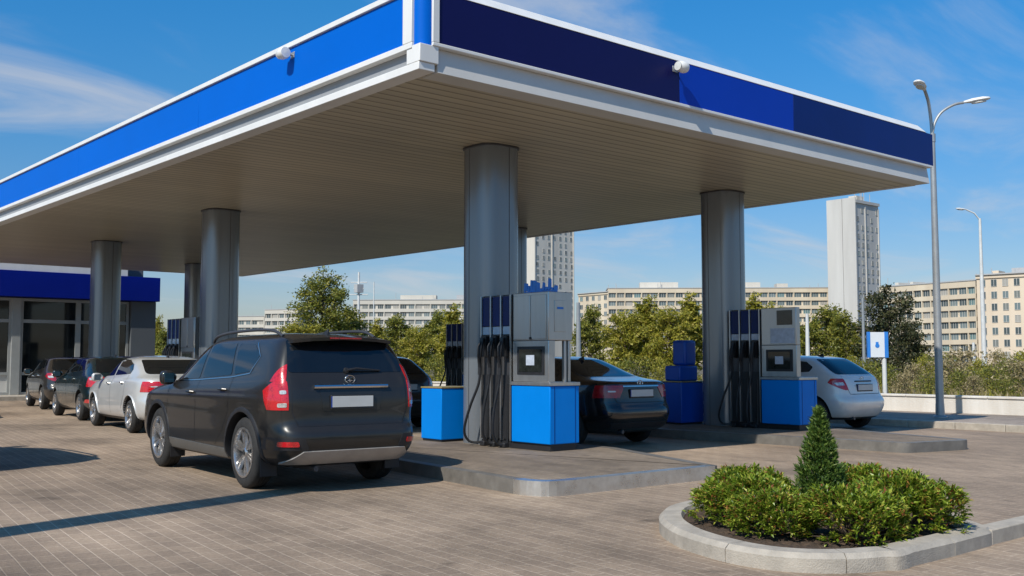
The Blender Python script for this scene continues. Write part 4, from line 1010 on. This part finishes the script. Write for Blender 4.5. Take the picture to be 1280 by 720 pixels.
def lamp_head(parent, p, d, m):
    """cobra head lantern at p pointing along d"""
    d = Vector(d).normalized(); s = Vector((0, 0, 1)).cross(d).normalized(); u = d.cross(s); t = MB(); rings = []
    for (a, wd, ht) in ((0, .04, .035), (.08, .055, .045), (.2, .10, .065), (.42, .12, .07), (.56, .085, .045), (.6, .03, .02)):
        for k in range(12):
            an = 2 * math.pi * k / 12; rings.append(Vector(p) + d * a + s * wd * math.cos(an) + u * ht * math.sin(an) * (1 if math.sin(an) > 0 else .55))
    t.add(rings, [(i * 12 + k, i * 12 + (k + 1) % 12, (i + 1) * 12 + (k + 1) % 12, (i + 1) * 12 + k) for i in range(5) for k in range(12)] + [tuple(range(12)), tuple(range(60, 72))])
    h = t.build('lantern', m, parent, sharp=50)
    t = MB(); c = Vector(p) + d * .34 - u * .035
    t.add([c + d * .17 * math.cos(a) + s * .085 * math.sin(a) - u * (.02 if k_ else 0) * 1 for k_ in (0, 1) for a in [2 * math.pi * k / 14 for k in range(14)]], [tuple(range(14)), tuple(range(14, 28))] + [(k, (k + 1) % 14, 14 + (k + 1) % 14, 14 + k) for k in range(14)])
    t.build('diffuser', M['lampglass'], h)
cR = Vector((math.sin(R(49.3)), -math.cos(R(49.3)), 0)); cF = Vector((math.cos(R(49.3)), math.sin(R(49.3)), 0))
sl = empty('street_lamp', (21.85, 11.08, .135)); tag(sl, 'tall grey street lamp with two curved arms on the right sidewalk', 'street lamp')
H0 = 6.2
MB().tube([(0, 0, 0), (0, 0, 3.2), (0, 0, H0)], [.088, .075, .058], 16).build('pole', M['pole'], sl)
MB().lathe([(0, 0), (.15, 0), (.15, .02), (.1, .05), (.092, .3), (.0, .3)], 20).build('base', M['pole'], sl)
MB().lathe([(.0, H0 - .12), (.07, H0 - .12), (.07, H0 + .06), (0, H0 + .06)], 16).build('collar', M['pole'], sl)
a1 = [Vector((0, 0, H0)), cR * -.02 + Vector((0, 0, H0 + .4)), cR * -.08 + cF * -.05 + Vector((0, 0, H0 + .75)), cR * -.17 - cF * .15 + Vector((0, 0, H0 + .92)), cR * -.27 - cF * .32 + Vector((0, 0, H0 + .97))]
MB().tube(spline([tuple(v) for v in a1], 6, False), .035, 10).build('arm', M['pole'], sl)
lamp_head(sl, a1[-1] - Vector((0, 0, .0)), -cF * .8 - cR * .6 + Vector((0, 0, .12)), M['white'])
a2 = [Vector((0, 0, H0)), cR * .06 + Vector((0, 0, H0 + .3)), cR * .22 + Vector((0, 0, H0 + .55)), cR * .5 + Vector((0, 0, H0 + .72)), cR * .72 + Vector((0, 0, H0 + .77))]
MB().tube(spline([tuple(v) for v in a2], 6, False), .03, 10).build('arm', M['pole'], sl)
lamp_head(sl, a2[-1], cR + Vector((0, 0, .16)), M['white'])

def at(px, D, z=0.):
    """point D metres ahead of the viewpoint on the bearing of column px, used to lay out the far grounds"""
    r_ = (px - 640) / 1290. * D
    v = cR * r_ + cF * D
    return (v.x, v.y, z)
def hgt(py, D): return 1.38 + (450 - py) / 1290. * D

p = empty('street_lamp', at(1229, 58)); tag(p, 'slim white street lamp with one short arm in front of the peach block', 'street lamp')
MB().tube([(0, 0, 0), (0, 0, 4), (0, 0, hgt(272, 58))], [.14, .12, .07], 12).build('pole', M['polew'], p)
h = hgt(272, 58); aa = [(0, 0, h - .1), tuple(cR * -.3 + Vector((0, 0, h + .3))), tuple(cR * -.75 + Vector((0, 0, h + .5)))]
MB().tube(aa, .04, 8).build('arm', M['polew'], p); lamp_head(p, aa[-1], -cR + Vector((0, 0, .1)), M['polew'])
def plain_pole(px, D, ytop, r_, name, lab, m, extra=None):
    p = empty(name, at(px, D)); tag(p, lab, 'pole'); h = hgt(ytop, D)
    MB().tube([(0, 0, 0), (0, 0, h * .5), (0, 0, h)], [r_, r_ * .85, r_ * .6], 10).build('shaft', m, p)
    t = MB(); t.lathe([(0, 0), (r_ * 1.6, 0), (r_ * 1.5, .12), (0, .16)], 12); t.build('base', m, p)
    if extra: extra(p, h)
plain_pole(723, 40, 378, .12, 'lamp_pole', 'pale blue grey pole standing right of the near pump', M['pole'])
plain_pole(1009, 46, 392, .11, 'lamp_pole', 'pale tapering pole above the pale hatchback roof', M['polew'])
plain_pole(1079, 44, 372, .08, 'lamp_pole', 'thin grey pole behind the blue and white sign', M['pole'])
plain_pole(1216, 62, 428, .12, 'lamp_pole', 'short white pole beside the white street lamp', M['polew'])
plain_pole(467, 95, 352, .07, 'lamp_pole', 'very thin pole right of the aerial mast', M['polew'])
def aer(p, h):
    for z, wd in ((.90, .8), (.84, .5), (.78, .9)):
        v = cR * wd; MB().tube([tuple(-v + Vector((0, 0, h * z))), tuple(v + Vector((0, 0, h * z)))], .05, 6).build('crossbar', M['polew'], p)
    MB().box(-.35, .35, -.3, .3, h * .8, h * .88).build('antenna_box', M['rooftop'], p)
plain_pole(448, 100, 340, .16, 'aerial_mast', 'white aerial mast with crossbars beside the round tree', M['polew'], aer)

sg = empty('roadside_sign', at(1101, 33)); tag(sg, 'white and blue board on a white post by the wall', 'sign'); sg.rotation_euler.z = R(49.3 - 90)
MB().tube([(.08, 0, 0), (.08, 0, 1.6)], .07, 12).build('post', M['polew'], sg)
bo = MB().box(-.46, .18, -.09, -.0, 1.47, 2.27).build('board', M['signwhite'], sg, bevel=.006)
t = MB(); t.box(-.47, -.38, -.10, .005, 1.46, 2.28); t.box(.07, .19, -.10, .005, 1.46, 2.28); t.build('blue_edge', M['signblue'], bo, bevel=.004)
t = MB(); t.lathe([(0, -.095), (.07, -.095), (.07, -.088), (0, -.088)], 18, axis='y', c=(-.16, 0, 1.84)); t.box(-.21, -.12, -.095, -.089, 1.9, 1.96); t.build('blue_emblem', M['signblue'], bo)

# ------------------------------------------------------------------ shop
sh = empty('shop_building', (9, 39.4, 0)); tag(sh, 'glass fronted station shop with deep blue fascia beneath the far end of the canopy', 'building')
def sbuild(mb, name, m, parent=None, **k): return mb.build(name, m, parent or sh, **k)
X1 = 6.6; X0 = -13.
wl = sbuild(MB().box(X0, X1, .25, 9, 0, 4.55).box(X0, X1 - .3, .5, 9, 4.55, 5.5), 'wall', M['pier'])
sbuild(MB().box(X0, X1 - 1.2, -.3, 3, 4.56, 5.6), 'parapet', M['white'])
sbuild(MB().box(X0, X1 + .04, -.38, .22, 3.63, 4.55), 'blue_fascia', M['storeblue'], bevel=.01)
sbuild(MB().box(X1 - .95, X1, -.1, .6, 0, 3.62), 'corner_pier', M['pier'], bevel=.01)
sbuild(MB().box(X0, X1 + .2, -1.6, .2, -.1, .15), 'step', M['concrete'], bevel=.01)
xs = [-12.9, -10.5, -8.1, -5.7, -3.3, -.9, 1.45, 1.75, 3.75, 5.62]
for i in range(len(xs) - 1):
    x0, x1 = xs[i], xs[i + 1]
    if x1 - x0 < .7:
        sbuild(MB().box(x0, x1, .0, .24, .15, 3.6), 'mullion_post', M['frame'], bevel=.008); continue
    f_ = MB(); f_.box(x0, x0 + .09, .06, .2, .15, 3.6); f_.box(x1 - .09, x1, .06, .2, .15, 3.6)
    for z0, z1 in ((.15, .24), (.85, .95), (2.72, 2.84), (3.5, 3.6)): f_.box(x0 + .092, x1 - .092, .063, .2, z0, z1)
    wd = sbuild(f_, 'window', M['frame'])
    for z0, z1 in ((.242, .848), (.952, 2.718), (2.842, 3.498)):
        MB().box(x0 + .093, x1 - .093, .12, .14, z0, z1).build('pane', M['glass'] if z0 > .5 or i not in (4, 5) else M['pale'], wd)

# ------------------------------------------------------------------ apartment blocks
def window_mesh(wd, ht, mull):
    t = MB(); t.box(0, wd, 0, .06, 0, ht, 0)
    t.box(-.06, 0, -.05, .06, -.06, ht + .06, 1); t.box(wd, wd + .06, -.05, .06, -.06, ht + .06, 1); t.box(0, wd, -.05, .06, ht, ht + .06, 1); t.box(0, wd, -.08, .06, -.08, 0, 1)
    for k in range(1, mull): x = wd * k / mull; t.box(x - .05, x + .05, -.04, 0, 0, ht, 1)
    return t
def block(name, label, A, B, top, depth, m, floors, fh, bays, wtype, group='apartment blocks behind the trees', roof=(), seed=0, skip=0, band=True, winz=.85):
    q = random.Random(seed); A = Vector(A[:2]); B = Vector(B[:2]); ln = (B - A).length; ang = math.atan2((B - A).y, (B - A).x)
    r_ = empty(name, (A.x, A.y, 0), ang); tag(r_, label, 'apartment block', group)
    t = MB().box(0, ln, .5, depth, -3, top - .3)
    bw = ln / bays
    if band:
        for k in range(-1, floors + 1):
            z1 = top - 1.6 - k * fh if k >= 0 else top
            z0 = z1 - (1.25 if k >= 0 else 1.6)
            if k >= 0: z1 = top - 1.6 - k * fh - 1.75; z0 = z1 - (fh - 1.75)
            t.box(0, ln, 0, .5 - .001, z0, z1)
        for k in range(bays + 1):
            if k % 2 == 0 or q.random() < .4: t.box(min(k * bw, ln - .3), min(k * bw + .3, ln), .02, .499, -3, top - .02)
    else: t.box(-.15, ln + .15, .2, .499, top - .8, top)
    wl = t.build('wall', m, r_, sharp=20)
    MB().box(-.2, ln + .2, -.15, depth + .2, top + .003, top + .3).build('roof', M['rooftop'], r_)
    for (x0, x1, h_, mm) in roof:
        MB().box(x0, x1, 3, 8, top + .3, top + .3 + h_ * .6).build('rooftop_house', M[mm], r_)
    for k in range(int(ln / 9)):
        x = q.uniform(1, ln - 1); hh = q.uniform(.8, 2.6)
        MB().tube([(x, 2, top + .3), (x, 2, top + .3 + hh)], .09, 5).build('aerial', M['rooftop'], r_)
    wd, ht, mull = wtype; me = window_mesh(wd, ht, mull).mesh('window', [M['winglass'], M['winframe']], None)
    cnt = 0; rest = MB()
    for k in range(floors):
        for j in range(bays):
            if q.random() < skip: continue
            x = j * bw + (bw - wd) / 2 + .12; z = top - 1.6 - k * fh - 1.72 if band else top - 1.2 - k * fh - ht - winz + .85
            if cnt < 100: link('window', me, r_, (x, .43 if band else .44, z))
            else:
                w_ = window_mesh(wd, ht, mull); rest.add([(a + x, b_ + (.43 if band else .44), c + z) for a, b_, c in w_.v], w_.f)
                rest.m[-len(w_.f):] = w_.m
            cnt += 1
    if rest.v: tag(rest.build('window', [M['winglass'], M['winframe']], r_, sharp=None), kind='stuff')
    return r_
# long cream block: main wing, left return
block('apartment_block', 'long cream apartment block with ribbon windows behind the yellow green trees', at(760, 378), at(1046, 374), 27.6, 14, M['conc_cream'], 8, 3.0, 27, (2.3, 1.6, 3), roof=((12, 26, 3.6, 'conc_white'), (46, 56, 3.4, 'conc_white'), (62, 66, 2.6, 'conc_white')), seed=1)
block('apartment_block', 'short cream wing turning back at the left end of the long block', at(722, 392), at(759.5, 378), 26.4, 12, M['conc_cream'], 7, 3.0, 5, (1.5, 1.5, 2), seed=2, band=False)
block('apartment_block', 'six storey cream block with wide windows right of the tall tower', at(1100, 290), at(1221, 264), 21.8, 13, M['conc_cream'], 7, 2.95, 11, (2.1, 1.6, 3), roof=((3, 4.2, 1.6, 'conc_white'), (8, 9, 1.4, 'conc_white')), seed=3)
block('apartment_block', 'nearest peach apartment block with small separate windows at the right edge', at(1221.5, 255), at(1420, 232), 22.3, 14, M['conc_pink'], 7, 2.95, 13, (1.25, 1.6, 2), roof=((7.5, 13, 2.2, 'rooftop'), (14, 26, 2.4, 'conc_white'), (3, 4.5, 1.5, 'conc_pink')), seed=4, band=False)
block('apartment_block', 'long pale apartment block far behind the aerial mast', at(441, 400), at(625, 398), 24.6, 14, M['conc_far'], 8, 3.0, 19, (2.0, 1.6, 3), roof=((18, 32, 3, 'conc_far'), (40, 46, 3, 'rooftop')), seed=5)
block('apartment_block', 'low white apartment block far left of the round tree', at(297, 430), at(330, 428), 19.5, 12, M['conc_far'], 6, 3.0, 4, (1.8, 1.6, 2), seed=6)
block('apartment_block', 'stepped white apartment block far away touching the round tree', at(330.5, 425), at(372, 420), 22.0, 12, M['conc_far'], 6, 3.0, 5, (1.8, 1.6, 2), seed=7)

def tower(label, corner, wy, wx, top, m, floors, bays, seed, slab):
    q = random.Random(seed); r_ = empty('residential_tower', (corner[0], corner[1], 0)); tag(r_, label, 'tower block', 'tall residential towers')
    t = MB().box(0, wx, 0, wy, -3, top)
    bw = wx / bays; fh = 3.0
    for k in (0, bays // 2, bays): t.box(min(k * bw, wx - .5), min(k * bw, wx - .5) + .5, -.3, -.001, -3, top - 1)
    t.build('wall', m, r_, sharp=20)
    if slab: MB().box(-.5, -.003, -.4, wy * .45, -3, top + slab).box(-.42, -.003, wy * .47, wy + .6, -3, top + slab).build('end_slab', M['tower'], r_)
    t = MB(); t.box(-.1, wx + .2, -.5, wy + .2, top + .003, top + 1.0); t.build('parapet', m, r_)
    for k in range(5):
        x = q.uniform(1, wx - 1); MB().tube([(x, 2, top + 1), (x, 2, top + 1 + q.uniform(2, 5))], .12, 5).build('aerial', M['rooftop'], r_)
    MB().box(wx * .4, wx * .7, 3, 6, top + 1.0, top + 3.4).build('rooftop_house', M['conc_white'], r_)
    me = window_mesh(1.15, 1.5, 2).mesh('window', [M['winglass'], M['winframe']], None); n_ = 0
    for k in range(floors):
        for j in range(bays):
            if q.random() < .2 or n_ >= 100: continue
            link('window', me, r_, (j * bw + bw / 2 - .5 + q.uniform(-.25, .25), -.06, top - 3.2 - k * fh)); n_ += 1
    return r_
c = at(1072, 352); tower('tall grey white tower with blank lit end wall, right of the right column', c, 10.2, 15.2, 55.5, M['tower'], 14, 5, 11, 1.8)
c = at(668, 440); tower('tall pale tower rising behind the near pump', (c[0], c[1]), 18, 23.5, 72, M['conc_white'], 20, 7, 12, 0)

# ------------------------------------------------------------------ trees and scrub
def tree_mesh(seed, h, r_, leafn, lm, shape='round', lsize=.16, trunk_h=.3):
    q = random.Random(seed); tr = MB(); cr_ = MB()
    tr.tube([(0, 0, -.2), (q.uniform(-.05, .05), 0, h * .3), (q.uniform(-.1, .1), q.uniform(-.1, .1), h * .85)], [h * .022, h * .016, h * .004], 8)
    tips = []
    nb = 34 if shape != 'bush' else 26
    for k in range(nb):
        u = (k + q.random()) / nb; z0 = h * (trunk_h * .7 + (1 - trunk_h) * .8 * u); a = k * 2.4 + q.uniform(-.4, .4)
        if shape == 'cone': rr = r_ * (1.05 - u) ** .75
        elif shape == 'bush': rr = r_ * (1 - .55 * u * u)
        else: rr = r_ * math.sqrt(max(.05, 1 - (abs(u - .38) / .66) ** 2))
        rr *= q.uniform(.65, 1.12); up = h * q.uniform(.08, .2)
        e = Vector((math.cos(a) * rr, math.sin(a) * rr, min(h, z0 + up))); s_ = Vector((0, 0, z0)); m_ = s_.lerp(e, .5) + Vector((0, 0, up * .25))
        tr.tube([s_, m_, e], [h * .008, h * .005, h * .002], 5, cap=False)
        for j in range(7):
            f_ = q.uniform(.3, 1.05); p_ = (s_.lerp(m_, f_ * 2) if f_ < .5 else m_.lerp(e, (f_ - .5) * 2)) + Vector((q.gauss(0, r_ * .09), q.gauss(0, r_ * .09), q.gauss(0, h * .03)))
            tips.append((p_, q.uniform(.5, 1.3)))
    tips += [(Vector((q.gauss(0, r_ * .08), q.gauss(0, r_ * .08), h * q.uniform(.85, 1.0))), .8) for _ in range(6)]
    per = max(4, leafn // len(tips))
    for p_, sc_ in tips:
        for j in range(int(per * sc_)):
            g = Vector((q.gauss(0, 1), q.gauss(0, 1), q.gauss(0, .7))) * r_ * .105
            d = Vector((q.gauss(0, 1), q.gauss(0, 1), q.gauss(.2, .8)))
            s_ = lsize * q.uniform(.6, 1.3); dn = d.normalized(); o_ = dn.orthogonal().normalized()
            a = q.uniform(0, 6.28); sd = (o_ * math.cos(a) + dn.cross(o_) * math.sin(a)); P = p_ + g
            cr_.add([P - sd * s_ * .28, P + dn * s_ * .5 - sd * s_ * .1, P + dn * s_, P + sd * s_ * .28], [(0, 1, 2, 3)])
    return tr.mesh('trunk', M['bark'], 40), cr_.mesh('crown', M[lm], None)
TM = {
    'round': tree_mesh(21, 7.6, 2.2, 13000, 'leafG', 'round', .2, .1),
    'yel1': tree_mesh(22, 5.0, 1.7, 8000, 'leafY', 'round', .21, .2),
    'yel2': tree_mesh(23, 5.0, 1.3, 7000, 'leafY', 'cone', .21, .15),
    'grn1': tree_mesh(24, 5.0, 1.6, 8500, 'leafG', 'round', .21, .1),
    'drk1': tree_mesh(25, 5.0, 1.9, 6500, 'leafD', 'bush', .2, .05),
    'bushg': tree_mesh(26, 1.6, 1.3, 2200, 'leafG', 'bush', .12, .0),
    'busht': tree_mesh(27, 1.4, 1.3, 1800, 'leafT', 'bush', .13, .0),
    'bushy': tree_mesh(28, 1.6, 1.2, 2200, 'leafY', 'bush', .12, .0)}
TH = {'round': 7.6, 'yel1': 5, 'yel2': 5, 'grn1': 5, 'drk1': 5, 'bushg': 1.6, 'busht': 1.4, 'bushy': 1.6}
def plant(px, ytop, D, kind, label, cat, name, group, wf=1.0):
    s = hgt(ytop, D) / TH[kind]; r_ = empty(name, at(px, D), rnd.uniform(0, 6.28)); r_.scale = (s * wf, s * wf, s); tag(r_, label, cat, group)
    link('trunk', TM[kind][0], r_); link('crown', TM[kind][1], r_); return r_
TG = 'trees between the station and the apartment blocks'
for px, yt, D, k, lab, wf in (
    (403, 338, 70, 'round', 'round mid green tree standing clear above the graphite car roof', 1.12),
    (372, 402, 66, 'yel1', 'small yellow green tree at the left foot of the round tree', 1.2),
    (436, 385, 74, 'grn1', 'small green tree at the right foot of the round tree', 1.),
    (471, 402, 62, 'yel2', 'small pointed tree under the aerial mast', 1.), (497, 396, 66, 'grn1', 'bushy green tree above the graphite car\'s right roof rail', 1.), (522, 408, 60, 'yel1', 'low yellow green tree left of the low blue cabinet', 1.),
    (545, 390, 68, 'grn1', 'green tree behind the low blue cabinet', .9), (566, 384, 64, 'yel2', 'pointed yellow green tree left of the near column', 1.2),
    (737, 384, 64, 'grn1', 'dark green tree between the near pump and the cream block', .8),
    (782, 388, 60, 'yel1', 'yellow green tree rising over the black saloon\'s boot', 1.), (808, 374, 62, 'yel2', 'tallest yellow green tree in front of the long cream block', 1.35), (836, 384, 58, 'yel1', 'yellow green tree left of the right column', 1.), (862, 372, 60, 'yel2', 'yellow green tree half hidden by the right column', 1.2),
    (942, 372, 62, 'yel2', 'yellow tinted tree just right of the right column', 1.1), (968, 380, 60, 'yel1', 'yellow green tree above the shaded pump', .9),
    (993, 398, 58, 'grn1', 'green tree left of the pale tapering pole', .9), (1032, 384, 56, 'grn1', 'green tree over the hatchback roof', 1.), (1056, 392, 54, 'grn1', 'green tree left of the blue and white sign', .9),
    (1108, 362, 52, 'drk1', 'large dark brownish green tree behind the blue and white sign', 1.05), (1135, 400, 48, 'drk1', 'lower dark tree right of the blue and white sign', .9),
    (197, 398, 75, 'yel2', 'thin tree between the shop corner and the dark pump', .8), (205, 412, 70, 'grn1', 'small green tree beyond the shop corner', .9)):
    plant(px, yt, D, k, lab, 'tree', 'leafy_tree', TG, wf)
q = random.Random(9)
spots = [(460, 444, 50), (490, 449, 48), (548, 444, 50), (575, 446, 48), (735, 449, 50), (765, 452, 52), (795, 446, 50), (825, 449, 48), (855, 450, 50), (940, 446, 48), (965, 448, 46), (1000, 448, 45), (1030, 444, 44), (1060, 446, 43), (1085, 450, 42),
         (1112, 458, 40), (1128, 466, 37), (1152, 446, 44), (1168, 441, 47), (1186, 450, 42), (1204, 460, 38), (1196, 438, 52), (1222, 450, 45), (1242, 456, 39), (1246, 440, 50), (1264, 446, 43), (1278, 452, 38), (1284, 436, 50), (1160, 466, 35), (1215, 470, 35), (1252, 471, 34), (1140, 456, 41), (210, 436, 60), (198, 440, 55)]
for i, (px, yt, D) in enumerate(spots):
    k = ['bushg', 'busht', 'bushy', 'bushg', 'busht'][i % 5] if px > 1100 else ['bushg', 'bushy'][i % 2]
    plant(px, yt, D, k, 'low scrubby bush growing beyond the whitewashed wall', 'bush', 'scrub_bush', 'scrub bushes beyond the wall', q.uniform(.6, 1.05))
# rough grass and weeds beyond the wall
t = MB(); q = random.Random(12)
for k in range(14000):
    D = q.uniform(27, 75); px = q.uniform(150, 1330); P = Vector(at(px, D))
    if P.x < WX + .6: continue
    hgt_ = q.uniform(.12, .5); d = Vector((q.gauss(0, .3), q.gauss(0, .3), 1)) * hgt_; s_ = Vector((q.gauss(0, 1), q.gauss(0, 1), 0)).normalized() * hgt_ * .16
    t.add([P - s_, P + s_, P + d], [(0, 1, 2)], 0 if q.random() < .6 else 1)
tag(t.build('rough_grass', [M['leafT'], M['leafY']], sharp=None), 'rough dry grass and weeds beyond the low wall', 'grass', kind='stuff')
